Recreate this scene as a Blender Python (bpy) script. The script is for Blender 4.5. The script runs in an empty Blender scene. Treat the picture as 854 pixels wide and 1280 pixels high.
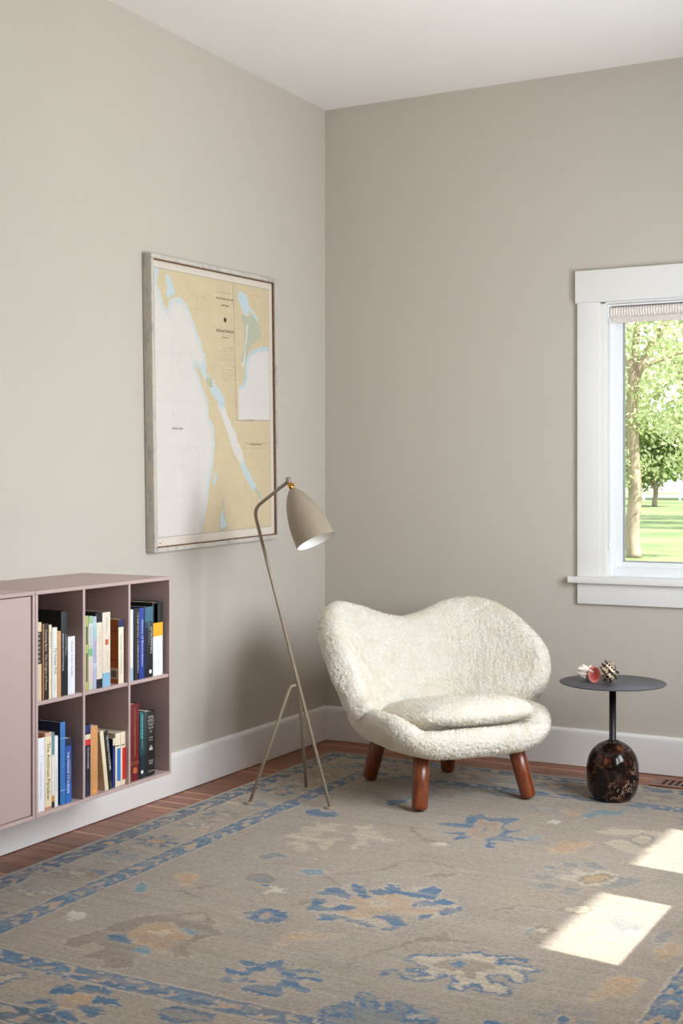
import bpy, bmesh, math, random
import numpy as np
from mathutils import Vector, Matrix, noise

scene = bpy.context.scene
COL = scene.collection
rnd = random.Random(7)

# ------------------------------------------------------------------ camera
cam_d = bpy.data.cameras.new('camera')
cam = bpy.data.objects.new('camera', cam_d)
COL.objects.link(cam)
cam.location = (3.0177, -5.4764, 1.22)
cam.rotation_euler = (math.radians(90), 0, math.radians(28.15))
cam_d.sensor_fit = 'VERTICAL'
cam_d.sensor_height = 36.0
cam_d.sensor_width = 24.0
cam_d.lens = 1663.0 / 1280.0 * 36.0
cam_d.shift_y = -40.5 / 1280.0
cam_d.clip_end = 500
scene.camera = cam

# ------------------------------------------------------------------ world, sun, exposure
SUN_TAN = 1.157                       # tangent of the sun's elevation
sun_vec = Vector((1.0, -0.14, SUN_TAN)).normalized()     # towards the sun
world = bpy.data.worlds.new('sky')
scene.world = world
world.use_nodes = True
wn = world.node_tree.nodes
wl = world.node_tree.links
sky = wn.new('ShaderNodeTexSky')
sky.sky_type = 'NISHITA'
sky.sun_disc = False
sky.sun_elevation = math.atan(SUN_TAN / math.hypot(1, .14))
sky.sun_rotation = math.atan2(sun_vec.x, sun_vec.y)
sky.air_density = 1.0
sky.dust_density = 3.0
sky.ozone_density = 1.0
bw = wn['Background']
mixw = wn.new('ShaderNodeMix')
mixw.data_type = 'RGBA'
mixw.inputs[0].default_value = 0.62
wl.new(sky.outputs[0], mixw.inputs[6])
mixw.inputs[7].default_value = (7.5, 7.6, 7.8, 1)       # thin bright overcast veil
wl.new(mixw.outputs[2], bw.inputs[0])
bw.inputs[1].default_value = 0.52

sd = bpy.data.lights.new('sun_offscreen', 'SUN')
sd.energy = 15.0
sd.angle = math.radians(0.6)
sd.color = (1.0, 0.97, 0.93)
sun = bpy.data.objects.new('sun_offscreen', sd)
COL.objects.link(sun)
sun.location = (8, -2, 9)
sun.rotation_euler = sun_vec.to_track_quat('Z', 'Y').to_euler()


R90 = math.radians(90)

def daylight(name, loc, rot, sx, sy, radiance, col):
    """soft sky light standing in a window opening"""
    d = bpy.data.lights.new(name, 'AREA')
    d.shape = 'RECTANGLE'
    d.size, d.size_y = sx, sy
    d.energy = radiance * math.pi * sx * sy
    d.color = col
    o = bpy.data.objects.new(name, d)
    COL.objects.link(o)
    o.location = loc
    o.rotation_euler = rot
    return o


COOL = (.88, .935, 1.0)
for yw, ww in ((-2.08, .60), (-1.255, .56)):     # the paired windows in the right wall, lights in their openings
    daylight('window_right_offscreen', (2.86, yw, 1.40), (0, R90, 0), 1.1, ww, 20.0, COOL)

scene.view_settings.view_transform = 'Standard'
scene.view_settings.look = 'None'
scene.view_settings.exposure = -0.17
scene.view_settings.gamma = 1.0
scene.view_settings.use_curve_mapping = False
scene.cycles.use_denoising = True
scene.cycles.max_bounces = 12
scene.cycles.diffuse_bounces = 9
scene.cycles.transparent_max_bounces = 16
scene.cycles.caustics_reflective = False
scene.cycles.caustics_refractive = False
scene.cycles.sample_clamp_indirect = 6.0


# ------------------------------------------------------------------ helpers
def srgb(r, g, b):
    f = lambda c: (c / 255 / 12.92) if c / 255 <= .04045 else ((c / 255 + .055) / 1.055) ** 2.4
    return (f(r), f(g), f(b), 1.0)


MATS = {}


def mat(name, col, rough=.5, noise_scale=None, noise_amt=.12, bump=0.0, bump_scale=200, metallic=0.0,
        coat=0.0, spec=.5, stretch=(1, 1, 1), sheen=0.0):
    if name in MATS:
        return MATS[name]
    m = bpy.data.materials.new(name)
    m.use_nodes = True
    nt = m.node_tree
    b = nt.nodes['Principled BSDF']
    c = srgb(*col)
    b.inputs['Base Color'].default_value = c
    b.inputs['Roughness'].default_value = rough
    b.inputs['Metallic'].default_value = metallic
    b.inputs['Coat Weight'].default_value = coat
    b.inputs['Specular IOR Level'].default_value = spec
    b.inputs['Sheen Weight'].default_value = sheen
    if noise_scale or bump:
        tc = nt.nodes.new('ShaderNodeTexCoord')
        mp = nt.nodes.new('ShaderNodeMapping')
        mp.inputs['Scale'].default_value = stretch
        nt.links.new(tc.outputs['Object'], mp.inputs[0])
    if noise_scale:
        n = nt.nodes.new('ShaderNodeTexNoise')
        n.inputs['Scale'].default_value = noise_scale
        n.inputs['Detail'].default_value = 5
        nt.links.new(mp.outputs[0], n.inputs[0])
        r = nt.nodes.new('ShaderNodeValToRGB')
        r.color_ramp.elements[0].position = .3
        r.color_ramp.elements[1].position = .7
        r.color_ramp.elements[0].color = tuple(x * (1 - noise_amt) for x in c[:3]) + (1,)
        r.color_ramp.elements[1].color = tuple(min(1, x * (1 + noise_amt)) for x in c[:3]) + (1,)
        nt.links.new(n.outputs['Fac'], r.inputs[0])
        nt.links.new(r.outputs[0], b.inputs['Base Color'])
    if bump:
        n2 = nt.nodes.new('ShaderNodeTexNoise')
        n2.inputs['Scale'].default_value = bump_scale
        n2.inputs['Detail'].default_value = 4
        nt.links.new(mp.outputs[0], n2.inputs[0])
        bp = nt.nodes.new('ShaderNodeBump')
        bp.inputs['Strength'].default_value = bump
        bp.inputs['Distance'].default_value = .01
        nt.links.new(n2.outputs['Fac'], bp.inputs['Height'])
        nt.links.new(bp.outputs[0], b.inputs['Normal'])
    MATS[name] = m
    return m


def newmat(name):
    m = bpy.data.materials.new(name)
    m.use_nodes = True
    MATS[name] = m
    return m, m.node_tree, m.node_tree.nodes['Principled BSDF']


class MB:
    """collects vertices and faces, then links them as one mesh object"""
    def __init__(self):
        self.v, self.f = [], []

    def add(self, vs, fs):
        o = len(self.v)
        self.v += [tuple(p) for p in vs]
        self.f += [tuple(i + o for i in q) for q in fs]
        return self

    def box(self, x0, x1, y0, y1, z0, z1, M=None):
        vs = [Vector((x, y, z)) for x in (x0, x1) for y in (y0, y1) for z in (z0, z1)]
        if M is not None:
            vs = [M @ p for p in vs]
        return self.add(vs, [(0, 1, 3, 2), (4, 6, 7, 5), (0, 4, 5, 1), (2, 3, 7, 6), (0, 2, 6, 4), (1, 5, 7, 3)])

    def tube(self, pts, rad, n=16, caps=True):
        pts = [Vector(p) for p in pts]
        if not isinstance(rad, (list, tuple)):
            rad = [rad] * len(pts)
        rings = []
        up = None
        for i, p in enumerate(pts):
            t = (pts[min(i + 1, len(pts) - 1)] - pts[max(i - 1, 0)]).normalized()
            if up is None:
                up = t.orthogonal().normalized()
            up = (up - t * up.dot(t)).normalized()
            s = t.cross(up)
            rings.append([p + (up * math.cos(2 * math.pi * k / n) + s * math.sin(2 * math.pi * k / n)) * rad[i] for k in range(n)])
        vs = [q for r in rings for q in r]
        fs = []
        for i in range(len(rings) - 1):
            for k in range(n):
                a, b = i * n + k, i * n + (k + 1) % n
                fs.append((a, b, b + n, a + n))
        if caps:
            fs.append(tuple(range(n))[::-1])
            fs.append(tuple(range((len(rings) - 1) * n, len(rings) * n)))
        return self.add(vs, fs)

    def lathe(self, prof, n=48, M=None, close=False):
        """prof: list of (radius, height); spun about local z"""
        vs, fs = [], []
        for r, h in prof:
            for k in range(n):
                a = 2 * math.pi * k / n
                p = Vector((r * math.cos(a), r * math.sin(a), h))
                vs.append(M @ p if M is not None else p)
        m = len(prof)
        for i in range(m if close else m - 1):
            j = (i + 1) % m
            for k in range(n):
                k2 = (k + 1) % n
                fs.append((i * n + k, i * n + k2, j * n + k2, j * n + k))
        if not close:
            fs.append(tuple(range(n))[::-1])
            fs.append(tuple(range((m - 1) * n, m * n)))
        return self.add(vs, fs)

    def mesh(self, name, smooth=False):
        me = bpy.data.meshes.new(name)
        me.from_pydata(self.v, [], self.f)
        me.update()
        if smooth:
            me.polygons.foreach_set('use_smooth', [True] * len(me.polygons))
        return me

    def obj(self, name, material, parent=None, smooth=False, bevel=0.0, segs=2, loc=None):
        me = self.mesh(name, smooth)
        if bevel:
            bm = bmesh.new()
            bm.from_mesh(me)
            bmesh.ops.recalc_face_normals(bm, faces=bm.faces)
            es = [e for e in bm.edges if len(e.link_faces) == 2 and e.calc_face_angle(0) > .6]
            bmesh.ops.bevel(bm, geom=es, offset=bevel, segments=segs, affect='EDGES', profile=.6, clamp_overlap=True)
            bm.to_mesh(me)
            bm.free()
        else:
            bm = bmesh.new()
            bm.from_mesh(me)
            bmesh.ops.recalc_face_normals(bm, faces=bm.faces)
            bm.to_mesh(me)
            bm.free()
        return link(name, me, material, parent, loc)


def link(name, me, material, parent=None, loc=None):
    o = bpy.data.objects.new(name, me)
    if material is not None and me is not None and len(me.materials) == 0:
        me.materials.append(material)
    COL.objects.link(o)
    if parent is not None:
        o.parent = parent
    if loc is not None:
        o.location = loc
    return o


def auto_smooth(o, ang=35):
    me = o.data
    me.polygons.foreach_set('use_smooth', [True] * len(me.polygons))
    me.set_sharp_from_angle(angle=math.radians(ang))
    return o


def tag(o, label=None, cat=None, group=None, kind=None):
    if label:
        o['label'] = label
    if cat:
        o['category'] = cat
    if group:
        o['group'] = group
    if kind:
        o['kind'] = kind
    return o


def thing(name, label, cat, loc=(0, 0, 0), rz=0, group=None):
    o = bpy.data.objects.new(name, None)
    o.empty_display_size = .05
    COL.objects.link(o)
    o.location = loc
    o.rotation_euler = (0, 0, rz)
    return tag(o, label, cat, group)


def struct(o):
    o['kind'] = 'structure'
    return o


def text_mesh(s, size, width=None):
    """flat lettering in the local xy plane, centred on the origin"""
    cu = bpy.data.curves.new('lettering', 'FONT')
    cu.body = s
    cu.size = size
    cu.align_x = 'CENTER'
    cu.align_y = 'CENTER'
    cu.resolution_u = 2
    o = bpy.data.objects.new('lettering', cu)
    COL.objects.link(o)
    dg = bpy.context.evaluated_depsgraph_get()
    me = bpy.data.meshes.new_from_object(o.evaluated_get(dg))
    bpy.data.objects.remove(o)
    bpy.data.curves.remove(cu)
    me.materials.clear()
    if width and len(me.vertices):
        xs = [v.co.x for v in me.vertices]
        k = width / max(1e-6, max(xs) - min(xs))
        for v in me.vertices:
            v.co.x *= k
    return me


def spline(keys, t):
    """Catmull-Rom through keys [(t, value or tuple), ...]"""
    ks = keys
    if t <= ks[0][0]:
        return np.array(ks[0][1], float)
    if t >= ks[-1][0]:
        return np.array(ks[-1][1], float)
    i = max(k for k in range(len(ks)) if ks[k][0] <= t)
    i = min(i, len(ks) - 2)
    p = [np.array(ks[min(max(j, 0), len(ks) - 1)][1], float) for j in (i - 1, i, i + 1, i + 2)]
    x = [ks[min(max(j, 0), len(ks) - 1)][0] for j in (i - 1, i, i + 1, i + 2)]
    h = x[2] - x[1]
    u = (t - x[1]) / h
    m1 = (p[2] - p[0]) / max(1e-6, x[2] - x[0]) * h
    m2 = (p[3] - p[1]) / max(1e-6, x[3] - x[1]) * h
    return ((2 * u ** 3 - 3 * u ** 2 + 1) * p[1] + (u ** 3 - 2 * u ** 2 + u) * m1 + (-2 * u ** 3 + 3 * u ** 2) * p[2] + (u ** 3 - u ** 2) * m2)


# ------------------------------------------------------------------ materials
WALL = mat('wall_paint', (196, 189, 179), .62, noise_scale=3, noise_amt=.012, bump=.03, bump_scale=160, spec=.3)
CEIL = mat('ceiling_paint', (238, 236, 232), .75, noise_scale=3, noise_amt=.01, spec=.2)
TRIM = mat('white_trim_paint', (232, 231, 229), .38, noise_scale=5, noise_amt=.01, spec=.4)
VINYL = mat('white_window_vinyl', (240, 242, 244), .35)
BLACKM = mat('black_metal', (22, 22, 23), .45)

# ------------------------------------------------------------------ wood
def wood_mat(name, dark, mid, light, rough, scale=(1.2, 14, 14), rand=.35, coat=.15, pale_edge=None):
    m, nt, b = newmat(name)
    tc = nt.nodes.new('ShaderNodeTexCoord')
    oi = nt.nodes.new('ShaderNodeObjectInfo')
    add = nt.nodes.new('ShaderNodeVectorMath')
    add.operation = 'ADD'
    mul = nt.nodes.new('ShaderNodeMath')
    mul.operation = 'MULTIPLY'
    mul.inputs[1].default_value = 37.0
    nt.links.new(oi.outputs['Random'], mul.inputs[0])
    nt.links.new(tc.outputs['Object'], add.inputs[0])
    nt.links.new(mul.outputs[0], add.inputs[1])
    mp = nt.nodes.new('ShaderNodeMapping')
    mp.inputs['Scale'].default_value = scale
    nt.links.new(add.outputs[0], mp.inputs[0])
    n = nt.nodes.new('ShaderNodeTexNoise')
    n.inputs['Scale'].default_value = 5
    n.inputs['Detail'].default_value = 7
    n.inputs['Roughness'].default_value = .6
    n.inputs['Distortion'].default_value = .6
    nt.links.new(mp.outputs[0], n.inputs[0])
    r = nt.nodes.new('ShaderNodeValToRGB')
    e = r.color_ramp.elements
    e[0].position, e[0].color = .28, srgb(*dark)
    e[1].position, e[1].color = .75, srgb(*light)
    k = e.new(.5)
    k.color = srgb(*mid)
    nt.links.new(n.outputs['Fac'], r.inputs[0])
    hsv = nt.nodes.new('ShaderNodeHueSaturation')
    mr = nt.nodes.new('ShaderNodeMapRange')
    mr.inputs['To Min'].default_value = 1 - rand
    mr.inputs['To Max'].default_value = 1 + rand
    nt.links.new(oi.outputs['Random'], mr.inputs[0])
    nt.links.new(mr.outputs[0], hsv.inputs['Value'])
    nt.links.new(r.outputs[0], hsv.inputs['Color'])
    out = hsv.outputs[0]
    if pale_edge:                                   # paler colour along one edge of some boards
        sx = nt.nodes.new('ShaderNodeSeparateXYZ')
        nt.links.new(tc.outputs['Object'], sx.inputs[0])
        g = nt.nodes.new('ShaderNodeMapRange')
        g.inputs['From Min'].default_value = .012
        g.inputs['From Max'].default_value = .032
        nt.links.new(sx.outputs[1], g.inputs[0])
        cmp_ = nt.nodes.new('ShaderNodeMath')
        cmp_.operation = 'GREATER_THAN'
        cmp_.inputs[1].default_value = .66
        nt.links.new(oi.outputs['Random'], cmp_.inputs[0])
        mm = nt.nodes.new('ShaderNodeMath')
        mm.operation = 'MULTIPLY'
        nt.links.new(g.outputs[0], mm.inputs[0])
        nt.links.new(cmp_.outputs[0], mm.inputs[1])
        mx = nt.nodes.new('ShaderNodeMix')
        mx.data_type = 'RGBA'
        nt.links.new(mm.outputs[0], mx.inputs[0])
        nt.links.new(out, mx.inputs[6])
        mx.inputs[7].default_value = srgb(*pale_edge)
        out = mx.outputs[2]
    nt.links.new(out, b.inputs['Base Color'])
    b.inputs['Roughness'].default_value = rough
    b.inputs['Coat Weight'].default_value = coat
    b.inputs['Coat Roughness'].default_value = .2
    return m


FLOORW = wood_mat('oiled_wood_floor', (106, 62, 42), (136, 83, 58), (158, 104, 75), .42, rand=.14, coat=.04, pale_edge=(188, 138, 106))
SUBF = mat('plywood_subfloor', (168, 138, 100), .8)
GLASS, _nt, _b = newmat('window_glass')
_nt.nodes.remove(_b)
_tr = _nt.nodes.new('ShaderNodeBsdfTransparent')
_gl = _nt.nodes.new('ShaderNodeBsdfGlossy')
_gl.inputs['Roughness'].default_value = .02
_fr = _nt.nodes.new('ShaderNodeFresnel')
_fr.inputs[0].default_value = 1.25
_mx = _nt.nodes.new('ShaderNodeMixShader')
_tr.inputs[0].default_value = (.95, .97, .96, 1)
_nt.links.new(_fr.outputs[0], _mx.inputs[0])
_nt.links.new(_tr.outputs[0], _mx.inputs[1])
_nt.links.new(_gl.outputs[0], _mx.inputs[2])
_nt.links.new(_mx.outputs[0], _nt.nodes['Material Output'].inputs[0])

# ------------------------------------------------------------------ room shell
CEIL_Z = 2.955
XR = 2.8           # inner face of the window wall at the right of the seating corner
YJ = -3.2          # where the room widens behind it
XW, YW = 5.0, -8.0
TH = .15

WIN = dict(back=(1.35, 2.20, .83, 1.968), r1=(-2.40, -1.76, .83, 1.98), r2=(-1.555, -.955, .83, 1.98),
           door=(-5.75, -4.45, .9, 2.1), rear=(1.9, 2.9, 1.0, 2.0))


def wall_with_holes(mb, axis, p0, p1, a0, a1, holes):
    """axis 'x': slab between x=p0..p1 running along y; 'y': slab between y=p0..p1 running along x"""
    def bx(u0, u1, z0, z1):
        if u1 - u0 < 1e-4 or z1 - z0 < 1e-4:
            return
        if axis == 'x':
            mb.box(p0, p1, u0, u1, z0, z1)
        else:
            mb.box(u0, u1, p0, p1, z0, z1)
    cur = a0
    for (h0, h1, z0, z1) in sorted(holes):
        bx(cur, h0, -.05, CEIL_Z + .05)
        bx(h0, h1, -.05, z0 - .048)          # the stool closes the rest
        bx(h0, h1, z1, CEIL_Z + .05)
        cur = h1
    bx(cur, a1, -.05, CEIL_Z + .05)
    return mb


struct(MB().box(-TH, 0, YW - TH, TH, -.05, CEIL_Z + .05).obj('wall_left', WALL))
struct(wall_with_holes(MB(), 'y', 0, TH, 0, XR + TH, [WIN['back']]).obj('wall_back', WALL))
struct(wall_with_holes(MB(), 'x', XR, XR + TH, YJ, 0, [WIN['r1'], WIN['r2']]).obj('wall_right', WALL))
struct(MB().box(XR + TH, XW + TH, YJ, YJ + TH, -.05, CEIL_Z + .05).obj('wall_return', WALL))
struct(wall_with_holes(MB(), 'x', XW, XW + TH, YW - TH, YJ, [WIN['door']]).obj('wall_far_right', WALL))
struct(wall_with_holes(MB(), 'y', YW - TH, YW, 0, XW, [WIN['rear']]).obj('wall_front', WALL))
cm = MB()
cm.box(-TH, XR + TH, YJ, TH, CEIL_Z, CEIL_Z + .1)
cm.box(-TH, XW + TH, YW - TH, YJ, CEIL_Z, CEIL_Z + .1)
struct(cm.obj('ceiling', CEIL))
fm = MB()
# opening for the floor register, cut through boards and subfloor
VX0, VX1, VY0, VY1 = 1.634, 1.956, -.191, -.101
fm.box(-TH, VX0, YJ, TH, -.08, -.016).box(VX1, XR + TH, YJ, TH, -.08, -.016)
fm.box(VX0, VX1, YJ, VY0, -.08, -.016).box(VX0, VX1, VY1, TH, -.08, -.016)
fm.box(-TH, XW + TH, YW - TH, YJ, -.08, -.016)
floor = struct(fm.obj('floor', SUBF))

# floor boards, running across the room
PW = .083
row = 0
y = -.006
while y > YW + .01:
    w = min(PW, y - YW)
    xmax = (XR if y > YJ + .001 else XW) - .006
    n = 2 if xmax < 3 else 3
    cuts = [.006]
    for i in range(1, n):
        cuts.append(xmax * (i / n + rnd.uniform(-.13, .13)))
    cuts.append(xmax)
    pieces = []
    for i in range(n):
        xa, xb = cuts[i], cuts[i + 1]
        if y - w < VY1 and y > VY0 and xa < VX1 and xb > VX0:        # cut round the register
            if VX0 - xa > .02:
                pieces.append((xa, VX0, y - w, y))
            if xb - VX1 > .02:
                pieces.append((VX1, xb, y - w, y))
            for ya, yb in ((y - w, min(y, VY0)), (max(y - w, VY1), y)):
                if yb - ya > .004:
                    pieces.append((max(xa, VX0), min(xb, VX1), ya, yb))
        else:
            pieces.append((xa, xb, y - w, y))
    for xa, xb, ya, yb in pieces:
        L, wd = xb - xa, yb - ya
        m = MB().box(-L / 2 + .0004, L / 2 - .0004, -wd / 2 + .0004, wd / 2 - .0004, -.016, 0)
        m.obj('plank', FLOORW, floor, bevel=.0012, segs=1, loc=((xa + xb) / 2, (ya + yb) / 2, 0))
    y -= PW
    row += 1


def baseboard(name, pts):
    """pts: [(x0,y0),(x1,y1)] wall line with the room on its left"""
    (x0, y0), (x1, y1) = pts
    d = Vector((x1 - x0, y1 - y0, 0))
    L = d.length
    d.normalize()
    nrm = Vector((-d.y, d.x, 0))
    prof = [(0, 0.003), (.016, .003), (.016, .142), (.0145, .150), (.011, .155), (.006, .158), (0, .159)]
    vs = []
    for s in (0, L):
        for (o, z) in prof:
            p = Vector((x0, y0, 0)) + d * s + nrm * o
            vs.append((p.x, p.y, z))
    k = len(prof)
    fs = [(i, (i + 1) % k, (i + 1) % k + k, i + k) for i in range(k)] + [tuple(range(k))[::-1], tuple(range(k, 2 * k))]
    return struct(MB().add(vs, fs).obj(name, TRIM))


baseboard('baseboard_left', [(0, 0), (0, YW)])
baseboard('baseboard_back', [(XR, 0), (.016, 0)])
baseboard('baseboard_right', [(XR, YJ), (XR, -.016)])
baseboard('baseboard_return', [(XW, YJ), (XR, YJ)])

# ------------------------------------------------------------------ windows
# built in a wall frame: u along the wall, z up, w into the room (negative = outwards)
BLIND = mat('woven_shade_fabric', (228, 220, 213), .9, noise_scale=60, noise_amt=.12, stretch=(1, 1, 6))
CORD = mat('white_plastic', (236, 236, 236), .4)


def window(name, M, u0, u1, z0, z1, blind=True, stool=True, casing=True, mull=0):
    """M maps (u, w, z) to the world"""
    def part(nm, boxes, material, parent, bevel=.0018):
        mb = MB()
        for (a, b_, c, d, e, f) in boxes:
            mb.box(a, b_, c, d, e, f, M)
        return auto_smooth(mb.obj(nm, material, parent, bevel=bevel, segs=2))
    cw, hh = .100, .136
    root = bpy.data.objects.new(name, None)
    COL.objects.link(root)
    struct(root)
    zs = z0 - .02                                      # top of the stool
    if casing:
        for (a, b_) in ((u0 - .016 - cw, u0 - .016), (u1 + .016, u1 + .016 + cw)):
            part('side_casing', [(a, b_, -.0, .020, zs, z1 + .0)], TRIM, root)
        part('head_casing', [(u0 - .023 - cw, u1 + .023 + cw, -.0, .027, z1, z1 + hh)], TRIM, root)
        if stool:
            part('stool', [(u0 - .052 - cw, u1 + .052 + cw, -.0, .046, zs - .028, zs), (u0, u1, -.10, 0, zs - .028, zs)], TRIM, root, .006)
            part('apron', [(u0 - .016 - cw, u1 + .016 + cw, -.0, .019, zs - .028 - .088, zs - .028)], TRIM, root)
        part('jamb', [(u0 - .016, u0 + .006, -.148, .012, zs, z1), (u1 - .006, u1 + .016, -.148, .012, zs, z1),
                      (u0 - .016, u1 + .016, -.148, .012, z1 - .008, z1 + .0)], TRIM, root)
    # sash
    fz = z0 + .006
    fo = .006
    part('outer_frame', [(u0 + fo, u0 + .022, -.13, -.055, zs, z1 - .008), (u1 - .022, u1 - fo, -.13, -.055, zs, z1 - .008),
                         (u0 + .022, u1 - .022, -.13, -.055, z1 - .03, z1 - .008), (u0 + .022, u1 - .022, -.13, -.052, zs, fz + .012)], VINYL, root)
    sash = part('sash', [(u0 + .022, u0 + .052, -.12, -.072, fz + .012, z1 - .03), (u1 - .052, u1 - .022, -.12, -.072, fz + .012, z1 - .03),
                         (u0 + .052, u1 - .052, -.12, -.072, z1 - .075, z1 - .03), (u0 + .052, u1 - .052, -.12, -.072, fz + .012, fz + .034)], VINYL, root, .003)
    for k in range(mull):
        uu = u0 + (u1 - u0) * (k + 1) / (mull + 1)
        part('mullion', [(uu - .04, uu + .04, -.12, -.072, fz + .012, z1 - .03)], VINYL, sash)
    part('bead', [(u0 + .052, u0 + .057, -.105, -.085, fz + .034, z1 - .075), (u1 - .057, u1 - .052, -.105, -.085, fz + .034, z1 - .075),
                  (u0 + .057, u1 - .057, -.105, -.085, fz + .034, fz + .039)], mat('grey_seal', (150, 156, 158), .6), sash, 0)
    part('pane', [(u0 + .05, u1 - .05, -.097, -.093, fz + .032, z1 - .073)], GLASS, sash, 0)
    if blind:
        sh = part('shade_bracket', [(u0 + .008, u0 + .013, -.052, -.006, z1 - .062, z1 - .010), (u1 - .013, u1 - .008, -.052, -.006, z1 - .062, z1 - .010),
                                    (u0 + .013, u1 - .013, -.052, -.006, z1 - .016, z1 - .010)], VINYL, root, 0)
        # rolled woven shade with ribs
        mb = MB()
        nr = 72
        L = u1 - u0 - .032
        prof = []
        for i in range(nr * 2 + 1):
            prof.append((.0195 + (.0030 if i % 2 else 0), -L / 2 + L * i / (nr * 2)))
        Mr = M @ Matrix.Translation(((u0 + u1) / 2, -.029, z1 - .041)) @ Matrix.Rotation(R90, 4, 'Y')
        mb.lathe(prof, 20, Mr)
        r = mb.obj('rolled_shade', BLIND, sh)
        part('hem_bar', [(u0 + .018, u1 - .018, -.054, -.046, z1 - .085, z1 - .03)], BLIND, sh, .002)
        mb = MB()
        mb.tube([M @ Vector((u0 + .012, -.02, z1 - .07)), M @ Vector((u0 + .012, -.02, z0 + .10))], .0016, 6)
        mb.tube([M @ Vector((u0 + .012, -.02, z0 + .13)), M @ Vector((u0 + .012, -.02, z0 + .09))], .004, 8)
        mb.obj('shade_cord', CORD, sh, smooth=True)
    return root


M_back = Matrix(((1, 0, 0, 0), (0, -1, 0, 0), (0, 0, 1, 0), (0, 0, 0, 1)))               # w -> -y
M_right = Matrix(((0, -1, 0, XR), (1, 0, 0, 0), (0, 0, 1, 0), (0, 0, 0, 1)))              # u -> y, w -> -x
M_door = Matrix(((0, -1, 0, XW), (1, 0, 0, 0), (0, 0, 1, 0), (0, 0, 0, 1)))
M_rear = Matrix(((1, 0, 0, 0), (0, 1, 0, YW), (0, 0, 1, 0), (0, 0, 0, 1)))
window('window_1', M_back, *WIN['back'])
for nm, key in (('window_2', 'r1'), ('window_3', 'r2')):
    window(nm, M_right, *WIN[key], blind=False, casing=False)
# shared trim of the paired windows in the right wall
tm = MB()
y0_, y1_ = WIN['r1'][0], WIN['r2'][1]
tm.box(XR - .02, XR, y0_ - .116, y0_ - .016, .81, 1.98).box(XR - .02, XR, y1_ + .016, y1_ + .116, .81, 1.98)
tm.box(XR - .02, XR, WIN['r1'][1] + .016, WIN['r2'][0] - .016, .81, 1.98)
tm.box(XR - .027, XR, y0_ - .123, y1_ + .123, 1.98, 2.116).box(XR - .046, XR + .1, y0_ - .15, y1_ + .15, .782, .81).box(XR - .019, XR, y0_ - .116, y1_ + .116, .694, .782)
struct(tm.obj('trim_1', TRIM))
window('added_window_4', M_door, *WIN['door'], blind=False, mull=1)  # this window and the next are unseen, added for fill daylight
window('added_window_5', M_rear, *WIN['rear'], blind=False, mull=1)

# ------------------------------------------------------------------ outdoors
GZ = -.5
GRASS, nt_, b_ = newmat('lawn_grass')
tc = nt_.nodes.new('ShaderNodeTexCoord')
n1 = nt_.nodes.new('ShaderNodeTexNoise')
n1.inputs['Scale'].default_value = .35
n1.inputs['Detail'].default_value = 8
nt_.links.new(tc.outputs['Object'], n1.inputs[0])
rp = nt_.nodes.new('ShaderNodeValToRGB')
rp.color_ramp.elements[0].position, rp.color_ramp.elements[0].color = .35, srgb(84, 104, 58)
rp.color_ramp.elements[1].position, rp.color_ramp.elements[1].color = .65, srgb(122, 134, 84)
nt_.links.new(n1.outputs['Fac'], rp.inputs[0])
nt_.links.new(rp.outputs[0], b_.inputs['Base Color'])
b_.inputs['Roughness'].default_value = .9
gm = MB()
gm.add([(-160, -60, GZ), (90, -60, GZ), (90, 200, GZ), (-160, 200, GZ)], [(0, 1, 2, 3)])
ground = struct(gm.obj('ground', GRASS))
ADDED_PATIO = mat('bounce_paving', (196, 180, 158), .8, noise_scale=2, noise_amt=.1)
struct(MB().box(XR + TH, 8.5, YJ + TH, .4, GZ, GZ + .04).box(XW + TH, 11, YW - 8, YJ + TH, GZ, GZ + .04).box(-3, XW + TH, YW - 8, YW - TH, GZ, GZ + .04).obj('added_patio', ADDED_PATIO))  # unseen paving, added so sunlight bounces pale and warm into the room
struct(MB().box(XR + TH, 4.352, YJ + TH, .55, 2.9, 3.02).obj('added_sun_blocker', TRIM))  # unseen roof slab, added to trim the sun patches on the rug
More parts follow.
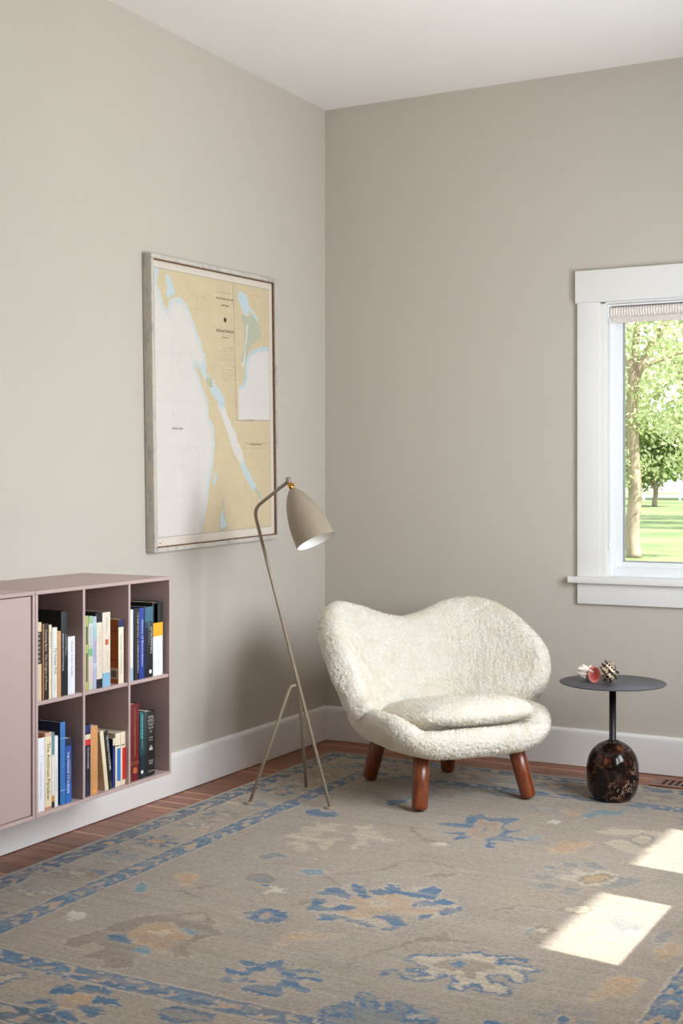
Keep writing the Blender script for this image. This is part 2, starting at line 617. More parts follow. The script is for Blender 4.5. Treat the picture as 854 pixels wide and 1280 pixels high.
RUG = [
    ('halo', [(1.161,-2.237),(1.119,-2.1),(1.107,-2.058),(1.111,-1.997),(1.147,-1.978),(1.159,-1.951),(1.17,-1.92),(1.216,-1.958),(1.239,-1.929),(1.261,-1.922),(1.252,-1.881),(1.283,-1.875),(1.328,-1.923),(1.363,-1.872),(1.381,-1.838),(1.425,-1.859),(1.445,-1.909),(1.448,-1.947),(1.498,-1.939),(1.521,-1.978),(1.54,-1.981),(1.554,-2.018),(1.554,-2.071),(1.528,-2.097),(1.502,-2.115),(1.5,-2.155),(1.484,-2.164),(1.446,-2.113),(1.43,-2.122),(1.465,-2.182),(1.475,-2.245),(1.456,-2.281),(1.422,-2.287),(1.408,-2.266),(1.359,-2.272),(1.296,-2.257),(1.261,-2.283),(1.235,-2.297),(1.209,-2.24),(1.208,-2.212)]),
    ('peach', [(1.25,-2.196),(1.266,-2.132),(1.216,-2.066),(1.241,-2.029),(1.288,-2.063),(1.293,-2.002),(1.318,-1.977),(1.365,-1.999),(1.405,-2.024),(1.416,-2.063),(1.448,-2.057),(1.491,-2.045),(1.498,-2.075),(1.452,-2.095),(1.401,-2.105),(1.363,-2.114),(1.358,-2.16),(1.334,-2.21),(1.292,-2.223)]),
    ('cream', [(1.281,-2.078),(1.296,-2.036),(1.335,-2.027),(1.369,-2.054),(1.363,-2.085),(1.321,-2.114)]),
    ('blue', [(1.118,-2.071),(1.119,-2.01),(1.151,-1.993),(1.213,-2.045),(1.229,-2.083),(1.194,-2.066),(1.155,-2.064),(1.137,-2.085)]),
    ('blue', [(1.159,-2.223),(1.13,-2.113),(1.166,-2.117),(1.182,-2.166),(1.219,-2.18),(1.223,-2.121),(1.277,-2.126),(1.285,-2.155),(1.256,-2.182),(1.223,-2.2)]),
    ('blue', [(1.232,-2.281),(1.218,-2.224),(1.261,-2.218),(1.305,-2.221),(1.355,-2.237),(1.395,-2.247),(1.395,-2.261),(1.353,-2.259),(1.288,-2.241),(1.254,-2.27)]),
    ('blue', [(1.357,-2.193),(1.386,-2.145),(1.427,-2.145),(1.459,-2.185),(1.465,-2.239),(1.448,-2.273),(1.424,-2.278),(1.434,-2.236),(1.413,-2.201),(1.389,-2.193)]),
    ('blue', [(1.167,-1.959),(1.178,-1.936),(1.21,-1.961),(1.259,-2.02),(1.284,-2.042),(1.264,-2.053),(1.214,-2.02)]),
    ('blue', [(1.245,-1.979),(1.248,-1.941),(1.28,-1.961),(1.257,-1.899),(1.286,-1.896),(1.332,-1.945),(1.365,-1.939),(1.371,-1.888),(1.385,-1.855),(1.425,-1.871),(1.435,-1.902),(1.443,-1.968),(1.406,-1.965),(1.372,-1.983),(1.319,-1.964),(1.293,-2.002),(1.266,-2.005)]),
    ('blue', [(1.403,-2.036),(1.419,-1.993),(1.466,-1.956),(1.504,-1.954),(1.509,-1.975),(1.464,-2.015),(1.43,-2.033),(1.426,-2.069)]),
    ('blue', [(1.495,-2.054),(1.504,-2.027),(1.533,-1.989),(1.547,-2.015),(1.546,-2.06),(1.524,-2.087)]),
    ('blue', [(1.462,-2.116),(1.488,-2.084),(1.494,-2.141),(1.48,-2.149)]),
    ('cream|blue', [(1.572,-2.564),(1.568,-2.524),(1.59,-2.523),(1.626,-2.556),(1.663,-2.557),(1.695,-2.529),(1.702,-2.484),(1.724,-2.483),(1.742,-2.525),(1.745,-2.557),(1.769,-2.564),(1.788,-2.54),(1.787,-2.511),(1.805,-2.521),(1.82,-2.548),(1.854,-2.544),(1.889,-2.535),(1.877,-2.493),(1.849,-2.477),(1.816,-2.475),(1.799,-2.443),(1.82,-2.421),(1.851,-2.435),(1.891,-2.455),(1.896,-2.422),(1.878,-2.39),(1.846,-2.375),(1.88,-2.368),(1.906,-2.348),(1.877,-2.337),(1.833,-2.339),(1.791,-2.357),(1.794,-2.316),(1.85,-2.304),(1.799,-2.29),(1.743,-2.321),(1.725,-2.296),(1.691,-2.326),(1.681,-2.358),(1.638,-2.365),(1.623,-2.385),(1.581,-2.396),(1.579,-2.435),(1.616,-2.455),(1.639,-2.454),(1.651,-2.48),(1.616,-2.488),(1.615,-2.51),(1.652,-2.5),(1.672,-2.511),(1.64,-2.538),(1.608,-2.535),(1.583,-2.516)]),
    ('brown', [(1.649,-2.426),(1.669,-2.383),(1.702,-2.37),(1.737,-2.364),(1.78,-2.367),(1.798,-2.401),(1.77,-2.426),(1.776,-2.476),(1.76,-2.48),(1.74,-2.443),(1.7,-2.454),(1.669,-2.453)]),
    ('blue', [(1.69,-2.411),(1.697,-2.386),(1.721,-2.388),(1.726,-2.407),(1.718,-2.427),(1.704,-2.43)]),
    ('brown', [(1.54,-2.3),(1.563,-2.252),(1.589,-2.2),(1.606,-2.229),(1.603,-2.25),(1.676,-2.235),(1.682,-2.249),(1.605,-2.273),(1.556,-2.309)]),
    ('blue', [(1.423,-2.272),(1.434,-2.225),(1.463,-2.225),(1.452,-2.261)]),
    ('blue', [(2.024,-2.596),(2.055,-2.591),(2.072,-2.629),(2.05,-2.632)]),
    ('blue', [(1.892,-2.699),(1.937,-2.684),(1.942,-2.698),(1.904,-2.719)]),
    ('greyblue|blue', [(1.553,-2.781),(1.574,-2.751),(1.61,-2.769),(1.633,-2.766),(1.587,-2.726),(1.578,-2.702),(1.589,-2.68),(1.63,-2.702),(1.643,-2.742),(1.669,-2.765),(1.682,-2.749),(1.661,-2.714),(1.681,-2.688),(1.714,-2.704),(1.731,-2.732),(1.721,-2.755),(1.74,-2.781),(1.792,-2.744),(1.819,-2.79),(1.601,-2.907),(1.545,-2.832)]),
    ('blue', [(1.207,-2.647),(1.222,-2.631),(1.262,-2.643),(1.28,-2.642),(1.276,-2.615),(1.3,-2.592),(1.313,-2.604),(1.347,-2.598),(1.323,-2.619),(1.347,-2.639),(1.371,-2.618),(1.419,-2.605),(1.423,-2.623),(1.381,-2.645),(1.391,-2.672),(1.454,-2.646),(1.46,-2.667),(1.413,-2.679),(1.413,-2.715),(1.459,-2.729),(1.471,-2.745),(1.449,-2.752),(1.408,-2.733),(1.393,-2.749),(1.43,-2.786),(1.403,-2.804),(1.372,-2.817),(1.366,-2.801),(1.315,-2.806),(1.313,-2.784),(1.325,-2.755),(1.276,-2.765),(1.281,-2.781),(1.246,-2.785),(1.228,-2.763),(1.252,-2.747),(1.272,-2.755),(1.293,-2.733),(1.265,-2.724),(1.24,-2.737),(1.21,-2.721),(1.199,-2.694),(1.232,-2.701),(1.264,-2.708),(1.254,-2.681),(1.263,-2.656),(1.228,-2.661)]),
    ('field2', [(1.282,-2.731),(1.284,-2.689),(1.304,-2.651),(1.336,-2.653),(1.362,-2.68),(1.38,-2.725),(1.361,-2.754),(1.317,-2.751)]),
    ('blue', [(1.004,-2.331),(1.047,-2.297),(1.045,-2.271),(1.077,-2.253),(1.098,-2.27),(1.13,-2.259),(1.132,-2.287),(1.155,-2.302),(1.163,-2.338),(1.141,-2.36),(1.122,-2.374),(1.101,-2.361),(1.06,-2.373),(1.048,-2.365),(1.058,-2.327)]),
    ('peach', [(1.075,-2.324),(1.078,-2.295),(1.104,-2.309),(1.103,-2.336)]),
    ('ltblue', [(0.959,-1.901),(0.98,-1.872),(1.026,-1.865),(1.042,-1.907),(1.016,-1.934),(0.984,-1.931)]),
    ('cream', [(0.988,-1.898),(0.998,-1.883),(1.015,-1.904),(1.002,-1.916)]),
    ('white', [(0.96,-2.133),(0.983,-2.109),(0.933,-2.064),(0.967,-2.07),(1.0,-2.088),(1.017,-2.067),(1.011,-2.106),(1.049,-2.12),(0.999,-2.124),(0.982,-2.156)]),
    ('blue', [(0.936,-2.087),(0.945,-2.058),(0.97,-2.076),(0.958,-2.092)]),
    ('peach', [(0.65,-2.13),(0.653,-2.078),(0.714,-2.096),(0.733,-2.159),(0.699,-2.166)]),
    ('peach', [(1.221,-2.415),(1.249,-2.371),(1.272,-2.388),(1.348,-2.347),(1.365,-2.366),(1.292,-2.424),(1.258,-2.433),(1.241,-2.515),(1.228,-2.504)]),
    ('greyblue|brown', [(0.853,-2.046),(0.855,-2.0),(0.894,-1.987),(0.94,-2.025),(0.939,-2.061),(0.893,-2.074)]),
    ('greyblue', [(0.766,-1.831),(0.771,-1.772),(0.795,-1.745),(0.852,-1.785),(0.84,-1.819),(0.801,-1.834)]),
    ('greyblue|blue', [(1.553,-2.795),(1.562,-2.769),(1.582,-2.765),(1.613,-2.791),(1.614,-2.825),(1.547,-2.854),(1.591,-2.824)]),
    ('brown', [(0.729,-2.724),(0.754,-2.622),(0.77,-2.501),(0.858,-2.415),(0.947,-2.386),(1.014,-2.427),(1.003,-2.47),(1.068,-2.49),(1.037,-2.559),(1.035,-2.611),(1.086,-2.684),(1.05,-2.703),(1.007,-2.661),(0.969,-2.73),(1.002,-2.808),(0.931,-2.845),(0.905,-2.796),(0.833,-2.819),(0.842,-2.765),(0.749,-2.765)]),
    ('blue', [(0.798,-2.652),(0.817,-2.616),(0.865,-2.626),(0.888,-2.674),(0.841,-2.681)]),
    ('ltblue', [(0.924,-2.705),(0.937,-2.671),(0.983,-2.69),(0.969,-2.73)]),
    ('ltblue', [(0.898,-2.508),(0.964,-2.509),(1.021,-2.515),(0.973,-2.558)]),
    ('peach', [(0.836,-2.614),(0.836,-2.534),(0.882,-2.486),(0.955,-2.532),(1.01,-2.556),(0.999,-2.614),(1.006,-2.694),(0.943,-2.661),(0.897,-2.669)]),
    ('cream', [(0.878,-2.573),(0.903,-2.534),(0.945,-2.555),(0.938,-2.601)]),
    ('field2', [(0.786,-2.745),(0.808,-2.706),(0.856,-2.734),(0.842,-2.782)]),
    ('field2|brown', [(0.868,-2.429),(0.914,-2.377),(0.967,-2.395),(0.96,-2.445),(0.917,-2.46)]),
    ('white', [(0.592,-2.577),(0.594,-2.536),(0.635,-2.534),(0.658,-2.58),(0.635,-2.611)]),
    ('ltblue', [(0.596,-2.27),(0.599,-2.224),(0.634,-2.241),(0.665,-2.304),(0.639,-2.318)]),
    ('peach', [(0.661,-2.135),(0.676,-2.071),(0.72,-2.113),(0.745,-2.191),(0.714,-2.189)]),
    ('blue', [(0.928,-3.037),(0.914,-3.002),(0.931,-2.974),(0.954,-2.962),(0.987,-2.998),(0.978,-3.024),(0.953,-3.023),(0.938,-3.045)]),
    ('blue', [(0.979,-2.981),(0.969,-2.954),(1.011,-2.946),(1.056,-2.95),(1.058,-2.974),(1.029,-2.983),(0.999,-2.999)]),
    ('blue', [(1.041,-3.024),(1.04,-2.997),(1.081,-2.989),(1.099,-2.973),(1.097,-2.994),(1.129,-3.017),(1.118,-3.03),(1.096,-3.015),(1.059,-3.035)]),
    ('blue', [(1.043,-3.077),(1.044,-3.047),(1.09,-3.045),(1.111,-3.06),(1.11,-3.099),(1.068,-3.09)]),
    ('blue', [(1.015,-3.118),(1.024,-3.093),(1.071,-3.101),(1.097,-3.125),(1.076,-3.142),(1.038,-3.131)]),
    ('blue', [(0.973,-3.147),(0.967,-3.117),(0.993,-3.077),(1.008,-3.089),(1.007,-3.122),(0.995,-3.142)]),
    ('blue', [(0.923,-3.094),(0.925,-3.062),(0.962,-3.056),(0.987,-3.067),(0.952,-3.092),(0.941,-3.108),(0.911,-3.118),(0.915,-3.105)]),
    ('peach', [(0.977,-3.059),(0.978,-3.031),(0.991,-3.003),(1.026,-3.005),(1.047,-3.035),(1.037,-3.067),(1.032,-3.089),(1.004,-3.084)]),
    ('cream|blue', [(0.753,-3.023),(0.76,-2.974),(0.784,-2.954),(0.813,-2.99),(0.792,-3.009),(0.792,-3.045),(0.802,-3.069)]),
    ('blue', [(0.818,-2.931),(0.847,-2.927),(0.899,-2.937),(0.918,-2.956),(0.876,-2.939),(0.831,-2.939)]),
    ('greyblue|blue', [(1.226,-2.999),(1.235,-2.966),(1.281,-2.955),(1.342,-2.957),(1.35,-2.987),(1.284,-3.035),(1.261,-3.035)]),
    ('blue', [(1.097,-1.192),(1.139,-1.151),(1.181,-1.138),(1.159,-1.026),(1.193,-0.992),(1.245,-1.03),(1.27,-1.002),(1.334,-0.983),(1.327,-1.06),(1.326,-1.118),(1.361,-1.146),(1.429,-1.1),(1.372,-1.177),(1.377,-1.22),(1.443,-1.23),(1.488,-1.17),(1.497,-1.21),(1.458,-1.257),(1.401,-1.252),(1.44,-1.297),(1.38,-1.285),(1.364,-1.316),(1.392,-1.378),(1.381,-1.4),(1.357,-1.371),(1.334,-1.297),(1.291,-1.289),(1.232,-1.365),(1.237,-1.295),(1.159,-1.291),(1.227,-1.246),(1.221,-1.189),(1.137,-1.2)]),
    ('peach', [(1.232,-1.229),(1.237,-1.156),(1.21,-1.064),(1.261,-1.071),(1.305,-1.062),(1.317,-1.137),(1.349,-1.19),(1.333,-1.252),(1.311,-1.309),(1.262,-1.273)]),
    ('greyblue', [(1.267,-1.187),(1.267,-1.14),(1.3,-1.169),(1.302,-1.224)]),
    ('greyblue', [(1.617,-1.618),(1.646,-1.573),(1.677,-1.604),(1.651,-1.643)]),
    ('greyblue', [(1.603,-1.494),(1.628,-1.462),(1.653,-1.506),(1.633,-1.535)]),
    ('greyblue', [(1.651,-1.469),(1.654,-1.417),(1.698,-1.425),(1.71,-1.464),(1.674,-1.476)]),
    ('greyblue', [(1.71,-1.399),(1.742,-1.37),(1.8,-1.446),(1.77,-1.462),(1.734,-1.444)]),
    ('greyblue', [(1.649,-1.707),(1.676,-1.658),(1.719,-1.67),(1.707,-1.718),(1.672,-1.729)]),
    ('greyblue', [(1.727,-1.734),(1.741,-1.675),(1.787,-1.668),(1.781,-1.738)]),
    ('greyblue', [(1.826,-1.612),(1.876,-1.62),(1.909,-1.568),(1.937,-1.5),(1.879,-1.496),(1.836,-1.483),(1.854,-1.545)]),
    ('greyblue', [(1.68,-1.555),(1.707,-1.515),(1.748,-1.519),(1.724,-1.568)]),
    ('cream', [(1.677,-1.604),(1.714,-1.537),(1.705,-1.478),(1.744,-1.506),(1.789,-1.459),(1.844,-1.478),(1.854,-1.545),(1.826,-1.612),(1.769,-1.643),(1.738,-1.607)]),
    ('ochre|brown', [(1.754,-1.598),(1.763,-1.533),(1.799,-1.491),(1.828,-1.505),(1.821,-1.563),(1.797,-1.611)]),
    ('cream', [(1.621,-1.035),(1.656,-0.988),(1.654,-0.943),(1.699,-0.947),(1.761,-0.932),(1.822,-0.914),(1.847,-0.969),(1.824,-1.004),(1.76,-1.006),(1.719,-1.015),(1.687,-1.054)]),
    ('cream', [(1.692,-1.14),(1.727,-1.078),(1.765,-1.101),(1.823,-1.156),(1.868,-1.089),(1.864,-1.155),(1.825,-1.237),(1.779,-1.221)]),
    ('cream|greyblue', [(1.755,-1.063),(1.776,-0.984),(1.824,-1.004),(1.835,-1.085),(1.804,-1.124)]),
    ('peach', [(1.575,-1.309),(1.591,-1.229),(1.652,-1.153),(1.67,-1.174),(1.651,-1.248),(1.627,-1.335),(1.578,-1.349)]),
    ('white', [(1.427,-0.982),(1.446,-0.937),(1.481,-0.953),(1.468,-0.999)]),
    ('ltblue', [(1.517,-0.834),(1.539,-0.719),(1.566,-0.731),(1.635,-0.705),(1.643,-0.752),(1.587,-0.797),(1.539,-0.868)]),
    ('peach', [(1.435,-0.801),(1.451,-0.74),(1.493,-0.76),(1.511,-0.853),(1.477,-0.856)]),
    ('brown', [(1.322,-1.776),(1.33,-1.735),(1.384,-1.714),(1.402,-1.659),(1.402,-1.733),(1.358,-1.774)]),
    ('white', [(1.188,-1.432),(1.209,-1.39),(1.258,-1.424),(1.217,-1.459)]),
    ('ltblue', [(0.838,-0.904),(0.848,-0.813),(0.89,-0.847),(0.886,-0.923)]),
    ('cream', [(0.709,-1.618),(0.706,-1.557),(0.74,-1.524),(0.708,-1.477),(0.703,-1.435),(0.752,-1.435),(0.715,-1.369),(0.766,-1.39),(0.773,-1.349),(0.829,-1.345),(0.804,-1.407),(0.842,-1.441),(0.795,-1.459),(0.82,-1.488),(0.814,-1.562),(0.894,-1.502),(0.919,-1.533),(0.893,-1.554),(0.921,-1.639),(0.907,-1.679),(0.868,-1.601),(0.807,-1.6),(0.829,-1.639),(0.865,-1.669),(0.865,-1.718),(0.819,-1.71),(0.812,-1.658),(0.768,-1.661),(0.782,-1.596),(0.734,-1.587)]),
    ('cream', [(0.86,-1.358),(0.912,-1.301),(0.943,-1.333),(0.924,-1.379),(0.997,-1.376),(0.989,-1.416),(1.073,-1.457),(1.055,-1.494),(0.981,-1.473),(0.994,-1.517),(1.038,-1.56),(1.0,-1.564),(0.999,-1.614),(0.968,-1.598),(0.965,-1.532),(0.93,-1.482),(0.894,-1.449),(0.909,-1.405)]),
    ('blue', [(0.604,-1.243),(0.626,-1.191),(0.651,-1.218),(0.718,-1.211),(0.742,-1.237),(0.741,-1.289),(0.686,-1.299),(0.644,-1.314)]),
    ('blue', [(0.819,-1.025),(0.806,-0.946),(0.863,-0.916),(0.874,-0.961),(0.855,-1.005),(0.844,-1.045)]),
    ('ltblue', [(0.952,-1.9),(0.986,-1.868),(1.022,-1.863),(1.046,-1.914),(1.004,-1.93)]),
    ('greyblue', [(0.758,-1.838),(0.768,-1.786),(0.802,-1.751),(0.858,-1.785),(0.824,-1.819),(0.79,-1.852)]),
    ('cream|brown', [(1.79,-1.87),(1.814,-1.829),(1.85,-1.81),(1.874,-1.834),(1.866,-1.874),(1.844,-1.903),(1.811,-1.885)]),
    ('cream|brown', [(1.785,-2.079),(1.788,-2.044),(1.816,-2.037),(1.83,-2.062),(1.825,-2.09),(1.803,-2.101)]),
    ('ltblue', [(1.765,-2.081),(1.778,-2.066),(1.785,-2.095),(1.774,-2.105)]),
    ('peach', [(2.059,-2.477),(2.064,-2.425),(2.069,-2.384),(2.059,-2.337),(2.083,-2.297),(2.141,-2.28),(2.146,-2.33),(2.142,-2.408),(2.097,-2.432),(2.075,-2.487)]),
    ('peach', [(1.545,-1.295),(1.572,-1.193),(1.658,-1.185),(1.65,-1.239),(1.634,-1.32),(1.58,-1.325)]),
    ('ltblue', [(1.449,-1.208),(1.489,-1.174),(1.491,-1.198),(1.457,-1.229)]),
    ('greyblue', [(2.087,-1.974),(2.101,-1.917),(2.124,-1.913),(2.123,-2.001),(2.101,-2.028)]),
    ('greyblue', [(1.92,-1.88),(1.968,-1.871),(2.038,-1.902),(2.056,-1.858),(2.041,-1.95),(1.993,-1.991)]),
    ('peach', [(2.115,-2.082),(2.14,-1.992),(2.175,-2.02),(2.17,-2.111),(2.14,-2.141)]),
    ('vine', [(1.126,-1.839),(1.179,-1.763),(1.196,-1.654),(1.279,-1.62),(1.378,-1.657)]),
    ('vine', [(1.479,-2.568),(1.463,-2.498),(1.482,-2.423),(1.53,-2.33),(1.57,-2.239)]),
    ('vine', [(1.643,-1.975),(1.669,-1.901),(1.736,-1.885),(1.808,-1.887)]),
    ('vine', [(1.36,-0.699),(1.433,-0.73),(1.501,-0.795)]),
    ('vine', [(1.053,-1.288),(1.144,-1.387),(1.236,-1.394)]),
    ('vine', [(1.781,-2.108),(1.836,-2.166),(1.869,-2.165)]),
    ('vine', [(1.077,-1.877),(1.128,-1.844),(1.187,-1.761),(1.207,-1.645),(1.261,-1.631)]),
    ('vine', [(1.04,-1.262),(1.092,-1.343),(1.16,-1.411),(1.203,-1.388)]),
    ('vine', [(0.691,-2.265),(0.753,-2.244),(0.832,-2.27)]),
    ('vine', [(0.775,-2.209),(0.803,-2.158),(0.813,-2.116)]),
    ('vine', [(1.051,-1.916),(1.106,-1.948),(1.148,-1.986)]),
    ('vine', [(1.109,-2.211),(1.121,-2.171),(1.133,-2.154)]),
]
CHART = [
    ('land', [(0.051,1.024),(0.027,0.975),(0.027,0.942),(0.05,0.911),(0.069,0.871),(0.099,0.851),(0.119,0.87),(0.115,0.89),(0.149,0.9),(0.2,0.903),(0.261,0.88),(0.303,0.835),(0.334,0.793),(0.366,0.746),(0.409,0.694),(0.415,0.655),(0.398,0.625),(0.317,0.654),(0.344,0.632),(0.365,0.589),(0.408,0.536),(0.436,0.487),(0.432,0.457),(0.473,0.423),(0.479,0.348),(0.473,0.298),(0.45,0.228),(0.417,0.149),(0.395,0.089),(0.362,0.006),(0.351,-0.048),(1.108,-0.086),(1.107,1.127)]),
    ('blue', [(0.09,0.98),(0.129,0.97),(0.169,0.921),(0.139,0.904),(0.099,0.892),(0.105,0.935)]),
    ('blue', [(0.0,1.009),(0.047,1.009),(0.027,0.942),(-0.0,0.954)]),
    ('blue', [(0.355,0.643),(0.398,0.674),(0.411,0.665),(0.415,0.625),(0.463,0.607),(0.518,0.569),(0.57,0.531),(0.574,0.495),(0.54,0.489),(0.507,0.509),(0.463,0.548),(0.397,0.6)]),
    ('green', [(0.419,0.616),(0.463,0.607),(0.474,0.573),(0.441,0.567),(0.408,0.591)]),
    ('water', [(0.507,0.509),(0.54,0.494),(0.574,0.495),(0.608,0.45),(0.666,0.39),(0.724,0.318),(0.747,0.276),(0.7,0.271),(0.677,0.287),(0.619,0.348),(0.574,0.419),(0.529,0.479)]),
    ('blue', [(0.7,0.271),(0.747,0.276),(0.771,0.244),(0.831,0.191),(0.868,0.154),(0.831,0.149),(0.783,0.187),(0.736,0.224)]),
    ('green', [(0.831,0.165),(0.868,0.164),(0.917,0.115),(0.88,0.116)]),
    ('green', [(0.505,0.005),(0.527,0.075),(0.55,0.135),(0.555,0.084),(0.584,0.022),(0.572,0.002)]),
    ('blue', [(0.516,0.017),(0.539,0.095),(0.561,0.048),(0.579,0.017)]),
    ('blue', [(0.461,0.198),(0.483,0.237),(0.494,0.217),(0.479,0.182)]),
    ('inland', [(0.662,1.002),(1.01,1.001),(1.01,0.444),(0.677,0.443)]),
    ('blue', [(0.702,0.975),(0.784,0.956),(0.825,0.911),(0.9,0.866),(0.893,0.834),(0.856,0.852),(0.813,0.901),(0.796,0.869),(0.737,0.891),(0.713,0.925)]),
    ('green', [(0.737,0.88),(0.803,0.87),(0.832,0.882),(0.905,0.845),(0.93,0.794),(0.832,0.757),(0.796,0.734),(0.765,0.665),(0.741,0.654),(0.729,0.69),(0.76,0.763),(0.756,0.835)]),
    ('water', [(0.784,0.837),(0.794,0.838),(0.779,0.764),(0.765,0.712),(0.755,0.66),(0.736,0.659),(0.76,0.722),(0.77,0.764)]),
    ('halo', [(1.01,0.756),(0.905,0.753),(0.82,0.73),(0.765,0.691),(0.77,0.629),(0.736,0.592),(0.678,0.585),(0.677,0.443),(1.01,0.444)]),
    ('water', [(1.01,0.735),(0.886,0.737),(0.813,0.707),(0.784,0.671),(0.789,0.62),(0.753,0.579),(0.678,0.572),(0.677,0.443),(1.01,0.444)]),
    ('inkline', [(0.662,0.998),(0.677,0.443),(1.0,0.447)]),
]

# ------------------------------------------------------------------ numpy painting helpers
def hash2(ix, iy, seed):
    h = (ix * 374761393 + iy * 668265263 + seed * 974711) & 0x7fffffff
    h = ((h ^ (h >> 13)) * 1274126177) & 0x7fffffff
    return ((h ^ (h >> 16)) & 0xffff) / 65535.0


def vnoise(X, Y, seed=0):
    ix, iy = np.floor(X).astype(np.int64), np.floor(Y).astype(np.int64)
    fx, fy = X - ix, Y - iy
    fx, fy = fx * fx * (3 - 2 * fx), fy * fy * (3 - 2 * fy)
    a, b = hash2(ix, iy, seed), hash2(ix + 1, iy, seed)
    c, d = hash2(ix, iy + 1, seed), hash2(ix + 1, iy + 1, seed)
    return (a * (1 - fx) + b * fx) * (1 - fy) + (c * (1 - fx) + d * fx) * fy


def fbm(X, Y, seed=0, octv=4):
    s, a, t = 0, .5, 0
    for k in range(octv):
        s = s + a * vnoise(X * 2 ** k, Y * 2 ** k, seed + k * 17)
        t += a
        a *= .5
    return s / t


def inside(X, Y, poly):
    r = np.zeros(X.shape, bool)
    n = len(poly)
    for i in range(n):
        (x0, y0), (x1, y1) = poly[i], poly[(i + 1) % n]
        if y0 == y1:
            continue
        c = ((y0 > Y) != (y1 > Y)) & (X < (x1 - x0) * (Y - y0) / (y1 - y0) + x0)
        r ^= c
    return r


def edge_dist(X, Y, poly, closed=True):
    d = np.full(X.shape, 1e9)
    n = len(poly)
    for i in range(n if closed else n - 1):
        (x0, y0), (x1, y1) = poly[i], poly[(i + 1) % n]
        vx, vy = x1 - x0, y1 - y0
        L = vx * vx + vy * vy + 1e-12
        t = np.clip(((X - x0) * vx + (Y - y0) * vy) / L, 0, 1)
        d = np.minimum(d, np.hypot(X - x0 - t * vx, Y - y0 - t * vy))
    return d


def box_mask(X, Y, poly, pad):
    xs, ys = [p[0] for p in poly], [p[1] for p in poly]
    return (X > min(xs) - pad) & (X < max(xs) + pad) & (Y > min(ys) - pad) & (Y < max(ys) + pad)


def grid_object(name, xs, ys, Z, rgb, material, parent=None, M=None):
    """dense painted sheet: vertices on xs x ys, colours per vertex"""
    nx, ny = len(xs), len(ys)
    X, Y = np.meshgrid(xs, ys, indexing='ij')
    co = np.stack([X, Y, Z], -1).reshape(-1, 3).astype(np.float32)
    idx = np.arange(nx * ny).reshape(nx, ny)
    q = np.stack([idx[:-1, :-1], idx[1:, :-1], idx[1:, 1:], idx[:-1, 1:]], -1).reshape(-1, 4)
    me = bpy.data.meshes.new(name)
    me.vertices.add(len(co))
    me.vertices.foreach_set('co', co.ravel())
    me.loops.add(q.size)
    me.loops.foreach_set('vertex_index', q.ravel().astype(np.int32))
    me.polygons.add(len(q))
    me.polygons.foreach_set('loop_start', np.arange(0, q.size, 4, dtype=np.int32))
    me.polygons.foreach_set('use_smooth', np.ones(len(q), bool))
    me.update(calc_edges=True)
    at = me.color_attributes.new('dye', 'FLOAT_COLOR', 'POINT')
    rgba = np.concatenate([rgb.reshape(-1, 3), np.ones((nx * ny, 1))], 1).astype(np.float32)
    at.data.foreach_set('color', rgba.ravel())
    return link(name, me, material, parent)


def dyed(name, rough, bump=0.0, bscale=300, sheen=0.0):
    m, nt, b = newmat(name)
    a = nt.nodes.new('ShaderNodeAttribute')
    a.attribute_name = 'dye'
    nt.links.new(a.outputs['Color'], b.inputs['Base Color'])
    b.inputs['Roughness'].default_value = rough
    b.inputs['Specular IOR Level'].default_value = .15
    b.inputs['Sheen Weight'].default_value = sheen
    if bump:
        tc_ = nt.nodes.new('ShaderNodeTexCoord')
        n_ = nt.nodes.new('ShaderNodeTexNoise')
        n_.inputs['Scale'].default_value = bscale
        n_.inputs['Detail'].default_value = 3
        nt.links.new(tc_.outputs['Object'], n_.inputs[0])
        bp_ = nt.nodes.new('ShaderNodeBump')
        bp_.inputs['Strength'].default_value = bump
        bp_.inputs['Distance'].default_value = .004
        nt.links.new(n_.outputs['Fac'], bp_.inputs['Height'])
        nt.links.new(bp_.outputs[0], b.inputs['Normal'])
    return m


def lin(c):
    return np.array(srgb(*c)[:3])


# ------------------------------------------------------------------ rug
RX0, RX1, RY0, RY1 = .178, 2.565, -3.225, -.262
RUGC = dict(field=(156, 144, 130), field2=(164, 150, 133), blue=(56, 100, 133), dkblue=(50, 84, 114), ltblue=(104, 136, 150),
            peach=(184, 150, 116), cream=(190, 175, 154), white=(200, 190, 175), brown=(130, 116, 102), greyblue=(116, 122, 126),
            ochre=(174, 142, 100), halo=(178, 165, 147), vine=(126, 110, 96))
STEP = .0042


